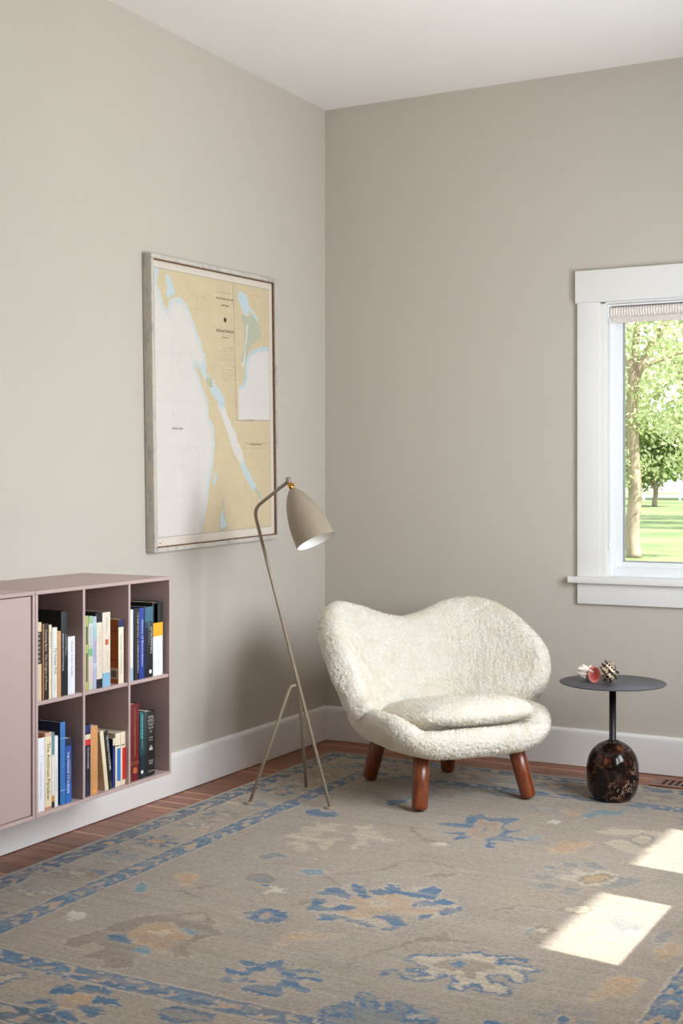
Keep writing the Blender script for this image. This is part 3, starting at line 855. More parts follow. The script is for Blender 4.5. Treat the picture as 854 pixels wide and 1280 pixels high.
def make_rug():
    xs = np.arange(RX0, RX1 + STEP / 2, STEP)
    ys = np.arange(RY0, RY1 + STEP / 2, STEP)
    X, Y = np.meshgrid(xs, ys, indexing='ij')
    rgb = np.empty(X.shape + (3,))
    rgb[:] = lin(RUGC['field'])
    # knotted outlines wander a little
    KR = np.random.RandomState(12)
    WX = X + (fbm(X * 45, Y * 45, 5, 3) - .5) * .026 + (fbm(X * 130, Y * 130, 61, 2) - .5) * .020 + (KR.rand(*X.shape) - .5) * .008
    WY = Y + (fbm(X * 45, Y * 45, 9, 3) - .5) * .020 + (fbm(X * 130, Y * 130, 63, 2) - .5) * .016 + (KR.rand(*X.shape) - .5) * .004

    def put(maskidx, c, a=1.0):
        rgb[maskidx] = rgb[maskidx] * (1 - a) + lin(RUGC[c]) * a

    def shape(col, poly, outline=None, ow=.007, a=1.0):
        bm_ = box_mask(X, Y, poly, .03)
        ii = np.where(bm_)
        if len(ii[0]) == 0:
            return
        x, y = WX[ii], WY[ii]
        ins = inside(x, y, poly)
        if col in ('blue', 'ltblue', 'brown', 'greyblue', 'peach'):
            dd = edge_dist(x, y, poly) < .0065
            put((ii[0][dd], ii[1][dd]), 'halo', .6)
        put((ii[0][ins], ii[1][ins]), col, a)
        if outline:
            dd = edge_dist(x, y, poly) < ow
            put((ii[0][dd], ii[1][dd]), outline, .85)

    def flower(cx, cy, r, n, col, ccol, ph=0, ecc=1.0, inner=.4, a=1.0, out=None):
        ii = np.where((np.abs(X - cx) < r * 1.3 * max(1, ecc)) & (np.abs(Y - cy) < r * 1.3))
        x, y = (WX[ii] - cx) / ecc, WY[ii] - cy
        rr, th = np.hypot(x, y), np.arctan2(y, x)
        pet = r * (.66 + .34 * np.cos(n * (th + ph)))
        m_ = rr < pet
        if out:
            m2 = (rr < pet + .012)
            put((ii[0][m2], ii[1][m2]), out, .8)
        put((ii[0][m_], ii[1][m_]), col, a)
        m_ = rr < r * inner * (.9 + .1 * np.cos(n * (th + ph)))
        put((ii[0][m_], ii[1][m_]), ccol, a)

    # ---- border: distances to the nearest edge
    dl, dr_, db, df = X - RX0, RX1 - X, RY1 - Y, Y - RY0
    jit = (fbm(X * 25, Y * 25, 31, 2) - .5) * .012
    e = np.minimum(np.minimum(dl, dr_), np.minimum(db, df)) + jit
    horiz = np.minimum(db, df) < np.minimum(dl, dr_)                     # band that runs along x
    run = np.where(horiz, X, Y) + (fbm(X * 30, Y * 30, 77, 2) - .5) * .035
    run = run + (vnoise(run * 7, run * 0 + 3.3, 14) - .5) * .10

    def guard(e0, e1, seed):
        m_ = (e > e0) & (e < e1)
        t = (e - e0) / (e1 - e0)
        put(m_, 'dkblue' if seed == 1 else 'blue', .85)
        val = np.sin(2 * math.pi * (run / .088 + .22 * np.sin(2 * math.pi * t + seed))) + (fbm(run * 52, e * 60, seed * 7, 3) - .5) * 4.2
        put(m_ & (val > .55) & (t > .08) & (t < .92), 'cream', .7)
        put(m_ & (val > 1.15) & (t > .15) & (t < .85), 'peach', .75)
        put(m_ & (val < -1.1) & (t > .2) & (t < .8), 'ltblue', .7)
        put(m_ & (val > .2) & (val < .4), 'greyblue', .7)
        for b0, b1 in ((e0 - .009, e0), (e1, e1 + .009)):
            put((e > b0) & (e < b1), 'cream', .55)

    inner_zone = e > .37
    # border ground between the guards, slightly warmer
    put((e > .1) & (e < .285), 'field2', .5)
    rr_ = random.Random(4)
    # scrolling motifs in the border
    def border_run(along_x, fixed, a0, a1, sign):
        s = a0
        k = 0
        while s < a1:
            px, py = (s, fixed) if along_x else (fixed, s)
            kind = k % 4
            if kind == 0:
                flower(px, py, .075, 8, 'blue', 'peach', rr_.random(), 1.15, .42, .9)
            elif kind == 1:
                flower(px, py, .05, 5, 'cream', 'greyblue', rr_.random(), 1.3, .3, .8, 'greyblue')
            elif kind == 2:
                flower(px, py, .07, 7, 'brown', 'cream', rr_.random(), 1.2, .45, .7)
            else:
                flower(px, py, .055, 6, 'ltblue', 'ochre', rr_.random(), 1.4, .35, .85)
            for q in range(3):
                ox, oy = rr_.uniform(-.09, .09), rr_.uniform(-.06, .06)
                ox, oy = (ox, oy) if along_x else (oy, ox)
                flower(px + ox, py + oy, rr_.uniform(.016, .032), 3, rr_.choice(['blue', 'greyblue', 'cream', 'peach', 'brown']), 'field', rr_.random(), 1.5, .1, .75)
            s += rr_.uniform(.17, .23)
            k += 1
    border_run(False, RX0 + .19, RY0 + .55, RY1 - .1, 1)
    border_run(False, RX1 - .19, RY0 + .1, RY1 - .1, 1)
    border_run(True, RY1 - .19, RX0 + .3, RX1 - .3, 1)
    border_run(True, RY0 + .19, RX0 + 1.35, RX1 - .3, 1)
    guard(.022, .095, 1)
    guard(.290, .362, 2)
    # scattered field flowers at the far end, partly under the chair and table
    for (cx_, cy_, r_, n_, c_, k_, a_) in ((.95, -.72, .10, 7, 'greyblue', 'peach', .6), (1.36, -.80, .06, 5, 'ltblue', 'cream', .6),
                                           (1.95, -.75, .09, 7, 'blue', 'peach', .7), (1.15, -.55 - .12, .05, 5, 'ltblue', 'cream', .7),
                                           (.72, -.85, .05, 5, 'peach', 'cream', .5), (1.66, -.66, .045, 5, 'ltblue', 'peach', .7),
                                           (2.1, -1.1, .05, 5, 'cream', 'greyblue', .7), (1.75, -2.75, .05, 5, 'ltblue', 'cream', .6),
                                           (2.05, -2.6, .07, 6, 'greyblue', 'peach', .6)):
        flower(cx_, cy_, r_, n_, c_, k_, rr_.random(), 1.2, .4, a_)
    # ---- field motifs
    for col, poly in RUG:
        if col == 'vine':
            bm_ = np.where(box_mask(X, Y, poly, .02))
            d_ = edge_dist(WX[bm_], WY[bm_], poly, False) < .0048
            put((bm_[0][d_], bm_[1][d_]), 'vine', .7)
        elif '|' in col:
            c_, o_ = col.split('|')
            shape(c_, poly, o_, .0062, .85)
        else:
            shape(col, poly, None, a={'halo': .7, 'brown': .72, 'peach': .7, 'greyblue': .65, 'cream': .75}.get(col, .92))
    # ---- abrash: streaks across the width, mottled wear
    st = fbm(X * 4, Y * 130, 3, 3) - .5
    mott = fbm(X * 7, Y * 7, 21, 4) - .5
    knot = np.random.RandomState(3).rand(*X.shape) - .5
    k = 1 + .26 * st + .18 * mott + .42 * knot
    rgb *= k[..., None]
    warm = fbm(X * 3, Y * 30, 55, 3) - .5
    rgb[..., 0] *= 1 + .06 * warm
    rgb[..., 2] *= 1 - .10 * warm
    # worn pile: dyes fade towards the field in places
    fade = np.clip(fbm(X * 5, Y * 60, 88, 3) * 1.6 - .62, 0, .55)
    rgb[:] = rgb * (1 - fade[..., None]) + lin(RUGC['field']) * fade[..., None] * k[..., None]
    Z = .0085 + .0010 * (fbm(X * 60, Y * 60, 8, 2) - .5) + .0008 * knot
    Z[0, :] = Z[-1, :] = 0.0005
    Z[:, 0] = Z[:, -1] = 0.0005
    rug = thing('rug', 'large hand-knotted beige rug with faded blue and peach flowers', 'rug', (0, 0, 0))
    grid_object('pile', xs, ys, Z, np.clip(rgb, 0, 1), dyed('knotted_wool', .95, .5, 420, .15), rug)
    fr = MB()
    for yy, sg in ((RY1, 1), (RY0, -1)):
        x = RX0 + .004
        while x < RX1 - .004:
            L = rnd.uniform(.010, .022)
            w = rnd.uniform(.0022, .004)
            s = rnd.uniform(-.006, .006)
            a, b2 = yy - sg * .004, yy + sg * L
            fr.add([(x - w, a, .0012), (x + w, a, .0012), (x + w * .6 + s, b2, .0012), (x - w * .6 + s, b2, .0012),
                    (x - w, a, .006), (x + w, a, .006), (x + w * .6 + s, b2, .0030), (x - w * .6 + s, b2, .0030)],
                   [(0, 1, 2, 3), (4, 5, 6, 7), (0, 1, 5, 4), (1, 2, 6, 5), (2, 3, 7, 6), (3, 0, 4, 7)])
            x += rnd.uniform(.006, .011)
    tag(fr.obj('fringe', mat('cotton_fringe', (205, 192, 172), .95), rug), kind='stuff')
    return rug


make_rug()

# ------------------------------------------------------------------ framed sea chart
CH = dict(ocean=(214, 208, 202), land=(207, 190, 157), inland=(206, 189, 156), blue=(190, 204, 208), green=(182, 184, 162),
          water=(214, 209, 204), halo=(186, 202, 206), paper=(216, 206, 194), ink=(96, 84, 72))


def make_chart():
    w, h, d = .915, 1.125, .042
    root = thing('framed_sea_chart', 'coastal sea chart in weathered whitewashed frame on the left wall', 'picture', (0, -.956, 1.517))
    root.rotation_euler = (math.radians(1.3), 0, 0)
    FR = mat('weathered_white_paint', (188, 182, 172), .8, noise_scale=14, noise_amt=.22, stretch=(1, 1.5, 1.5))
    m, nt, b = newmat('distressed_frame')
    tc_ = nt.nodes.new('ShaderNodeTexCoord')
    n_ = nt.nodes.new('ShaderNodeTexNoise')
    n_.inputs['Scale'].default_value = 38
    n_.inputs['Detail'].default_value = 9
    n_.inputs['Roughness'].default_value = .7
    mpp = nt.nodes.new('ShaderNodeMapping')
    mpp.inputs['Scale'].default_value = (1, .8, .35)
    nt.links.new(tc_.outputs['Object'], mpp.inputs[0])
    nt.links.new(mpp.outputs[0], n_.inputs[0])
    r_ = nt.nodes.new('ShaderNodeValToRGB')
    e = r_.color_ramp.elements
    e[0].position, e[0].color = .3, srgb(158, 156, 156)
    e[1].position, e[1].color = .72, srgb(216, 208, 196)
    for p, c in ((.42, (184, 179, 173)), (.52, (200, 195, 186)), (.58, (196, 186, 168))):
        k = e.new(p)
        k.color = srgb(*c)
    nt.links.new(n_.outputs['Fac'], r_.inputs[0])
    nt.links.new(r_.outputs[0], b.inputs['Base Color'])
    b.inputs['Roughness'].default_value = .8
    f = .016
    for nm, bx in (('frame_rail', (-w / 2, w / 2, h / 2 - f, h / 2)), ('frame_rail', (-w / 2, w / 2, -h / 2, -h / 2 + f)),
                   ('frame_stile', (-w / 2, -w / 2 + f, -h / 2 + f, h / 2 - f)), ('frame_stile', (w / 2 - f, w / 2, -h / 2 + f, h / 2 - f))):
        auto_smooth(MB().box(.002, d, bx[0], bx[1], bx[2], bx[3]).obj(nm, m, root, bevel=.002))
    # worn brown inner lip
    lm = mat('bare_brown_wood', (112, 84, 58), .7, noise_scale=30, noise_amt=.3)
    g = .005
    iw, ih = w / 2 - f, h / 2 - f
    mb = MB()
    mb.box(.004, d - .006, -iw, iw, ih - g, ih).box(.004, d - .006, -iw, iw, -ih, -ih + g)
    mb.box(.004, d - .006, -iw, -iw + g, -ih + g, ih - g).box(.004, d - .006, iw - g, iw, -ih + g, ih - g)
    mb.obj('inner_lip', lm, root)
    MB().box(.003, .026, -iw + g, iw - g, -ih + g, ih - g).obj('backing_board', mat('backing_card', (190, 180, 165), .9), root)
    # printed sheet, painted in its own plane
    sw, sh = 2 * (iw - g), 2 * (ih - g)
    st = .0030
    us = np.linspace(0, sw, int(sw / st))
    vs = np.linspace(0, sh, int(sh / st))
    U, V = np.meshgrid(us, vs, indexing='ij')
    nx0, nx1, ny0, ny1 = .014, sw - .026, .034, sh - .026
    S, T = (U - nx0) / (nx1 - nx0), (V - ny0) / (ny1 - ny0)
    rgb = np.empty(U.shape + (3,))
    rgb[:] = lin(CH['paper'])
    inn = (S > 0) & (S < 1) & (T > 0) & (T < 1)
    rgb[inn] = lin(CH['ocean'])
    WS = S + (fbm(S * 30, T * 36, 3, 4) - .5) * .022
    WT = T + (fbm(S * 30, T * 36, 13, 4) - .5) * .018
    land = np.zeros(U.shape, bool)
    first = True
    for col, poly in CHART:
        if col == 'inkline':
            continue
        straight = col == 'inland'
        m_ = inside(S if straight else WS, T if straight else WT, poly) & inn
        if col in ('halo', 'water', 'inkline') and poly[0][0] > .9:
            m_ &= (S > .70)
        if first:                                              # shallow-water tint along the coast
            ii = np.where(inn & ~m_)
            dd = edge_dist(WS[ii], WT[ii], poly[:30], False)
            kk = dd < .022
            rgb[ii[0][kk], ii[1][kk]] = lin((200, 205, 203))
            first = False
        rgb[m_] = lin(CH[col])
    isl = np.abs(rgb[..., 2] - lin(CH['land'])[2]) < .01
    rel = fbm(S * 40, T * 46, 44, 4)
    cont = np.abs((rel * 9) % 1 - .5) < .07
    rgb[isl & cont & inn] *= .95
    rgb[isl & inn] *= (1 + .10 * (fbm(S * 22, T * 26, 72, 4) - .5))[isl & inn][:, None]
    # soundings and faint grid on the water
    sp = np.random.RandomState(5).rand(*U.shape)
    rgb[inn & ~isl & (sp > .975) & (fbm(S * 14, T * 17, 66, 3) > .42)] *= .86
    for gx in (.14, .34, .55, .76):
        rgb[inn & (np.abs(S - gx) < .0018)] *= .95
    for gy in (.15, .33, .51, .69, .87):
        rgb[inn & (np.abs(T - gy) < .0015)] *= .95
    for (cx_, cy_) in ((.27, .28), (.25, .66)):
        rr = np.hypot((S - cx_) * (nx1 - nx0), (T - cy_) * (ny1 - ny0))
        rgb[inn & ((np.abs(rr - .062) < .002) | (np.abs(rr - .045) < .0016))] *= .93
    # neat lines
    ink = lin(CH['ink'])
    dn = np.minimum(np.minimum(np.abs(U - nx0), np.abs(U - nx1)), np.minimum(np.abs(V - ny0), np.abs(V - ny1)))
    box_ = (U > nx0 - .002) & (U < nx1 + .002) & (V > ny0 - .002) & (V < ny1 + .002)
    rgb[box_ & (dn < .0019)] = ink * .5 + lin(CH['paper']) * .5
    for col, poly in CHART:
        if col == 'inkline':
            d1 = edge_dist(S * .86, T * 1.03, [(a * .86, b * 1.03) for a, b in poly], False)
            rgb[inn & (d1 < .0019)] = ink * .6 + lin(CH['paper']) * .4
    # lines of small print
    for (c0, c1, t0, t1, dens) in ((.55, .68, .60, .74, .35), (.56, .68, .775, .79, .4), (.30, .46, .90, .93, .3), (.5, .68, .945, .955, .3),
                                   (.74, .96, .345, .352, .5), (.78, .93, .955, .965, .4), (.72, .98, .325, .33, .4), (.52, .55, .64, .72, .25)):
        rowm = ((T * 190) % 2 < 1)
        m_ = (S > c0) & (S < c1) & (T > t0) & (T < t1) & rowm & (np.random.RandomState(int(c0 * 1000)).rand(*U.shape) < dens)
        rgb[m_] *= .72
    rgb *= (1 + .05 * (fbm(U * 12, V * 12, 91, 4) - .5))[..., None]
    o = grid_object('printed_chart', us - sw / 2, vs - sh / 2, np.zeros(U.shape), np.clip(rgb, 0, 1), dyed('chart_paper', .75), root)
    o.matrix_local = Matrix(((0, 0, 1, .0275), (1, 0, 0, 0), (0, 1, 0, 0), (0, 0, 0, 1)))
    inkm = mat('chart_ink', (74, 64, 54), .8)

    def letter(s, fs, ft, size, width=None):
        me = text_mesh(s, size, width)
        t_ = link('title_text', me, inkm, o)
        t_.location = (nx0 + fs * (nx1 - nx0) - sw / 2, ny0 + ft * (ny1 - ny0) - sh / 2, .0006)
    letter('UNITED STATES - WEST COAST', .585, .926, .011, .135)
    letter('CALIFORNIA', .585, .900, .010, .06)
    letter('BODEGA AND TOMALES BAYS', .585, .797, .016, .13)
    letter('SOUNDINGS IN FATHOMS', .585, .772, .008, .05)
    letter('PACIFIC OCEAN', .17, .405, .011, .07)
    letter('BODEGA HARBOR', .86, .345, .010, .09)
    letter('No. 18643', .02, -.022, .009, .02)
    # small seal above the title
    sm = MB().lathe([(.0005, 0), (.010, 0), (.010, .0008), (.0005, .0008)], 20)
    sl = sm.obj('seal', inkm, o)
    sl.location = (nx0 + .585 * (nx1 - nx0) - sw / 2, ny0 + .843 * (ny1 - ny0) - sh / 2, .0004)
    return root


make_chart()

# ------------------------------------------------------------------ wall-hung cabinets
PINK = mat('dusty_pink_lacquer', (185, 162, 157), .42, noise_scale=4, noise_amt=.01, spec=.4)
CD, CT = .375, .011                       # depth, panel thickness
CZ0, CZ1 = .221, .891


def cab_panel(name, parent, x0, x1, y0, y1, z0, z1):
    return auto_smooth(MB().box(x0, x1, y0, y1, z0, z1).obj(name, PINK, parent, bevel=.0012))


Y0, Y1 = -2.447, -1.764
bc = thing('wall_hung_bookcase', 'dusty pink wall-hung bookcase with six open compartments of books', 'bookcase', (0, 0, 0))
cab_panel('side_panel', bc, .004, CD, Y0, Y0 + CT, CZ0, CZ1 - CT)
cab_panel('side_panel', bc, .004, CD, Y1 - CT, Y1, CZ0, CZ1 - CT)
cab_panel('top_panel', bc, .001, CD, Y0, Y1, CZ1 - CT, CZ1)
cab_panel('bottom_panel', bc, .004, CD, Y0 + CT, Y1 - CT, CZ0, CZ0 + CT)
cab_panel('back_panel', bc, .001, .012, Y0 + CT, Y1 - CT, CZ0 + CT, CZ1 - CT)
D1, D2 = -2.2235, -1.994
for dy in (D1, D2):
    cab_panel('divider', bc, .012, CD - .001, dy - CT / 2, dy + CT / 2, CZ0 + CT, CZ1 - CT)
MZ = .562
for (a, b_) in ((Y0 + CT, D1 - CT / 2), (D1 + CT / 2, D2 - CT / 2), (D2 + CT / 2, Y1 - CT)):
    cab_panel('shelf', bc, .012, CD - .004, a, b_, MZ - CT, MZ)

Y2 = -2.449
Y3 = Y2 - .683
cb = thing('wall_hung_cabinet', 'dusty pink wall-hung cabinet with closed door beside the bookcase', 'cabinet', (0, 0, 0))
cab_panel('side_panel', cb, .004, CD, Y2 - CT, Y2, CZ0, CZ1 - CT)
cab_panel('side_panel', cb, .004, CD, Y3, Y3 + CT, CZ0, CZ1 - CT)
cab_panel('top_panel', cb, .001, CD, Y3, Y2, CZ1 - CT, CZ1)
cab_panel('bottom_panel', cb, .004, CD, Y3 + CT, Y2 - CT, CZ0, CZ0 + CT)
cab_panel('back_panel', cb, .001, .012, Y3 + CT, Y2 - CT, CZ0 + CT, CZ1 - CT)
cab_panel('door', cb, CD - .022, CD - .004, Y3 + CT + .003, Y2 - CT - .003, CZ0 + CT + .003, CZ1 - CT - .003)

# ------------------------------------------------------------------ books
PAPER = mat('page_edges', (214, 202, 180), .9, noise_scale=300, noise_amt=.12, stretch=(.02, 1, .02))
BC = 0


def book(comp, y0, y1, h, label, cover, bands=(), text=(), xs=.362, depth=.165, group=None, lean=0.0, hard=True, board=None, rounded=False):
    """spine faces the room; bands: (bottom fraction, top fraction, colour[, y fraction from, to]);
    text: (string, centre fraction, length fraction, letter size, colour, y fraction)"""
    z = MZ if comp in 'ABC' else CZ0 + CT
    w = y1 - y0 - .0006
    yc = (y0 + y1) / 2
    root = thing('book', label, 'book', (xs - depth / 2, yc, z), 0, group)
    if lean:
        root.rotation_euler = (lean, 0, 0)
    cm_ = mat('cover_%02x%02x%02x' % cover, cover, .5, noise_scale=30, noise_amt=.04)
    bm_ = mat('cover_%02x%02x%02x' % board, board, .45, noise_scale=30, noise_amt=.04) if board else cm_
    t = min(.0025 if hard else .0009, w * .18)
    sx = depth / 2
    ov = .003 if hard else .0004
    cv = MB()
    if rounded:
        n = 8
        pts = []
        for i in range(n + 1):
            a = -math.pi / 2 + math.pi * i / n
            pts.append((sx - .006 + .006 * math.cos(a), w / 2 * math.sin(a)))
        k = len(pts)
        vs = [(px, py, 0) for px, py in pts] + [(px, py, h) for px, py in pts]
        cv.add(vs, [(i, i + 1, i + 1 + k, i + k) for i in range(k - 1)] + [tuple(range(k))[::-1], tuple(range(k, 2 * k)), (0, k, 2 * k - 1, k - 1)])
    else:
        cv.box(sx - t, sx, -w / 2, w / 2, 0, h)
    auto_smooth(cv.obj('spine', cm_, root, bevel=.0006))
    edge = sx - (.006 if rounded else t)
    for s in (-1, 1):
        a, b_ = sorted((s * w / 2, s * (w / 2 - t)))
        MB().box(-sx, edge, a, b_, 0, h).obj('cover', bm_, root)
    MB().box(-sx + ov, edge - .0002, -w / 2 + t, w / 2 - t, ov * .5, h - ov).obj('page_block', PAPER, root)
    for bd in bands:
        f0, f1, c = bd[:3]
        q0, q1 = (bd[3], bd[4]) if len(bd) > 3 else (0, 1)
        m_ = mat('print_%02x%02x%02x' % c, c, .5)
        MB().box(sx - .0002, sx + .0004, -w / 2 + q0 * w, -w / 2 + q1 * w, h * f0, h * f1).obj('spine_band', m_, root)
    for (s, fc, fl_, size, c, yf) in text:
        me = text_mesh(s, size, fl_ * h)
        o = link('title_text', me, mat('print_%02x%02x%02x' % c, c, .5), root)
        o.matrix_local = Matrix(((0, 0, 1, sx + .0007), (0, 1, 0, (yf - .5) * w), (-1, 0, 0, fc * h), (0, 0, 0, 1)))
    return root


def htext(root, s, z, size, width, c, sx, y=0):
    me = text_mesh(s, size, width)
    o = link('title_text', me, mat('print_%02x%02x%02x' % c, c, .5), root)
    o.matrix_local = Matrix(((0, 0, 1, sx + .0007), (1, 0, 0, y), (0, 1, 0, z), (0, 0, 0, 1)))


W_, K_, CR = (232, 230, 226), (20, 20, 24), (222, 208, 182)
GA, GB, GC = 'books in the upper left compartment', 'books in the upper middle compartment', 'books in the upper right compartment'
GD, GE, GF = 'books in the lower left compartment', 'books in the lower middle compartment', 'books in the lower right compartment'
# upper left
b1 = book('A', -2.4355, -2.406, .234, 'cream book with large black lettering block on the upper spine', (214, 194, 160), [(.47, .88, (26, 20, 18))], group=GA)
for i, s in enumerate(('MONEY', 'POWER', 'WORLD', 'TRADE', 'STATE', 'BANKS', 'GOLD')):
    htext(b1, s, .234 * (.85 - i * .057), .010, .016, (226, 208, 176), .165 / 2)
book('A', -2.405, -2.375, .228, 'black and brown book with pale title beside cream books', (26, 20, 18), [(0, 1, (98, 52, 26), 0, .16), (0, 1, (176, 118, 66), .16, .3)],
     [('Coming Back  The Origins of Power', .52, .8, .013, (206, 190, 160), .62)], group=GA)
book('A', -2.3735, -2.361, .222, 'thin cream paperback beside the white book with brown title', (232, 212, 184), (), [('notes', .8, .2, .006, (120, 100, 80), .6)], group=GA, hard=False)
book('A', -2.360, -2.3355, .212, 'white book with dark title low on the spine, upper left compartment', (226, 222, 212), [(0, 1, (206, 214, 216), 0, .3)],
     [('My Antique Wall', .52, .36, .015, (62, 52, 48), .66), ('Press', .16, .1, .008, (150, 150, 150), .6)], group=GA)
book('A', -2.335, -2.318, .199, 'plain tan paperback beside the tall black book', (196, 150, 104), group=GA, hard=False)
book('A', -2.317, -2.288, .257, 'tall black glossy book with small white text in the upper left compartment', (14, 15, 18), (),
     [('AMERICAN INSTITUTIONS', .52, .44, .008, (220, 220, 220), .26), ('A SHORT HISTORY', .6, .26, .006, (190, 190, 190), .7), ('in colour', .6, .15, .006, (190, 190, 190), .9)], depth=.215, group=GA)
book('A', -2.286, -2.2525, .177, 'short white book with grey title at the end of its row', (228, 228, 234), (), [('Flower Color Guide', .62, .6, .013, (118, 124, 150), .55)], depth=.15, group=GA)
# upper middle
book('B', -2.2165, -2.1885, .233, 'yellow green book with dark lettering against the divider', (176, 174, 110), [(.62, .86, (60, 66, 50), .62, .86), (.12, .5, (70, 76, 56), .62, .86)], group=GB)
book('B', -2.188, -2.167, .231, 'pale green and pink patterned book in the upper middle compartment', (196, 204, 178), [(.10, .4, (214, 192, 188)), (.6, .9, (206, 208, 206)), (.46, .56, (128, 190, 142)), (.9, 1, (150, 190, 140))],
     [('Gardens of the West', .66, .4, .008, (120, 120, 110), .5)], group=GB)
book('B', -2.1665, -2.1485, .228, 'lavender blue book with teal bands in the upper middle compartment', (176, 178, 206), [(.7, .82, (150, 196, 196)), (.84, .93, (170, 200, 204)), (.3, .36, (190, 196, 220))],
     [('letters', .5, .3, .007, (110, 110, 140), .6)], group=GB)
book('B', -2.148, -2.1195, .238, 'cream book with black top and black foot on its spine', (226, 214, 196), [(.87, 1, (20, 20, 26)), (0, .12, (20, 22, 30))],
     [('A Biography of the Country', .5, .6, .007, (150, 140, 128), .6)], depth=.215, board=(20, 20, 24), group=GB)
book('B', -2.1185, -2.0785, .236, 'thick cream book with red square and pale blue foot', (224, 210, 192), [(0, .185, (134, 176, 204)), (.56, .635, (196, 92, 62), .35, .75)],
     [('Selected Stories', .83, .2, .008, (120, 130, 150), .55), ('collected', .36, .22, .007, (170, 160, 160), .6)], group=GB)
b2 = book('B', -2.039, -2.012, .207, 'orange book with cream spine and navy top in the upper middle compartment', (232, 222, 198), [(.88, 1, (30, 42, 92))],
          [('The Design of Everyday Life', .46, .62, .008, (120, 116, 104), .5)], xs=.364, board=(176, 98, 38), group=GB, hard=False)
MB().box(.050, .079, -.0144, -.0135, .016, .05).obj('barcode_label', mat('print_d0c4a8', (208, 196, 168), .6), b2)
MB().box(.053, .076, -.0147, -.0143, .02, .042).obj('barcode', mat('barcode_print', (120, 112, 100), .6, noise_scale=400, noise_amt=.6, stretch=(1, 1, .01)), b2)
for zz in (.075, .168):
    MB().box(-.08, .08, -.0145, -.0136, zz, zz + .002).obj('cover_rule', mat('print_5a2c10', (90, 44, 16), .6), b2)
# upper right
book('C', -1.9865, -1.959, .233, 'white book with pale blue foot against the right divider', (230, 230, 234), [(0, .18, (150, 186, 206))], group=GC)
book('C', -1.958, -1.927, .235, 'black book with fine white title beside the blue book', (22, 20, 24), [(0, 1, (44, 34, 44), .3, .7)],
     [('THE RISE AND FALL OF AMERICAN GROWTH', .52, .84, .009, (220, 214, 220), .78)], group=GC)
book('C', -1.926, -1.896, .234, 'royal blue book with white title in the upper right compartment', (34, 62, 150), [(0, 1, (22, 34, 84), .85, 1)],
     [('History of Reconciliation', .5, .66, .013, (214, 222, 240), .55)], group=GC)
b3 = book('C', -1.895, -1.851, .235, 'dark book with teal starry top and white title', (18, 24, 32), [(.79, 1, (62, 106, 128)), (.7, .79, (34, 62, 78))],
          [('ASTROPHYSICS', .52, .38, .014, (226, 226, 226), .78), ('people in a hurry', .62, .32, .007, (170, 176, 180), .5)], group=GC)
MB().lathe([(.0005, 0), (.007, 0), (.007, .0006), (.0005, .0006)], 16, Matrix.Translation((.0826, .008, .018)) @ Matrix.Rotation(R90, 4, 'Y')).obj('publisher_mark', mat('print_e8e6e2', W_, .5), b3)
book('C', -1.850, -1.795, .246, 'white book with yellow band and dark green top', (230, 231, 234), [(.72, 1, (16, 20, 20)), (.72, .98, (18, 58, 46), .1, .45), (.535, .72, (232, 172, 30))],
     [('economics', .3, .3, .008, (190, 190, 196), .55), ('SECOND EDITION', .85, .2, .007, (90, 110, 90), .6)], depth=.22, board=(16, 20, 20), group=GC)
# lower left
book('D', -2.4355, -2.392, .219, 'thick white book with faint grey title in the lower left compartment', (226, 226, 232), [(.745, .75, (190, 190, 200))],
     [('The Economics of Law', .42, .5, .010, (170, 172, 186), .6)], board=(196, 120, 96), group=GD)
book('D', -2.391, -2.361, .230, 'cream book with bold brown serif title down the spine', (228, 214, 180), [(0, .035, (196, 132, 110)), (.95, 1, (214, 170, 150))],
     [('The Antitrust Paradox', .5, .74, .021, (58, 48, 40), .5)], board=(206, 150, 124), group=GD)
book('D', -2.3605, -2.348, .227, 'thin white book with teal top and orange and black foot', (222, 220, 212), [(.70, 1, (92, 140, 152)), (.08, .16, (196, 140, 70)), (.0, .08, (24, 22, 22))], group=GD)
book('D', -2.3475, -2.332, .214, 'slim white paperback with tiny grey print', (226, 226, 224), (), [('regulation', .4, .34, .006, (150, 154, 160), .5)], group=GD, hard=False)
book('D', -2.3215, -2.298, .251, 'tall blue hardback with navy boards in the lower left compartment', (48, 110, 176), [(.8, .805, (190, 206, 222)), (.17, .175, (190, 206, 222))],
     [('Atlas', .5, .12, .008, (90, 140, 196), .5)], depth=.215, board=(20, 34, 78), group=GD)
book('D', -2.297, -2.2695, .197, 'blue paperback with white capitals reading down the spine', (32, 70, 146), [(0, .3, (40, 96, 176)), (.88, 1, (20, 34, 60))],
     [('THE PASSAGE TO EUROPE', .47, .64, .013, (234, 238, 244), .42), ('How a continent became a union', .5, .3, .005, (190, 206, 150), .82)], depth=.14, group=GD, hard=False)
# lower middle
book('E', -2.2165, -2.178, .222, 'navy book with cream and red bands and white title', (22, 24, 40), [(.9, 1, (34, 46, 104)), (.80, .87, (214, 208, 180)), (.72, .80, (206, 44, 44)), (.0, .2, (30, 32, 62))],
     [('THE CURSE OF BIGNESS', .54, .3, .010, (206, 206, 216), .68)], group=GE)
book('E', -2.1775, -2.142, .214, 'plain caramel brown paperback in the lower middle compartment', (202, 146, 92), [(.02, .075, (222, 152, 84), .3, .8), (.9, .94, (214, 160, 104), .3, .7)],
     [('Collected Essays', .55, .5, .008, (222, 176, 130), .55)], group=GE, hard=False)
book('E', -2.1045, -2.0865, .194, 'cream book leaning against the leaning black book', (224, 210, 180), (), (), group=GE, lean=.145, hard=False)
book('E', -2.0862, -2.0645, .191, 'leaning black book with white capitals down the spine', (16, 16, 18), [(.02, .12, (70, 70, 74), .35, .7)],
     [('THE WORLDLY PHILOSOPHERS', .62, .6, .013, (230, 224, 200), .72)], group=GE, lean=.145, hard=False)
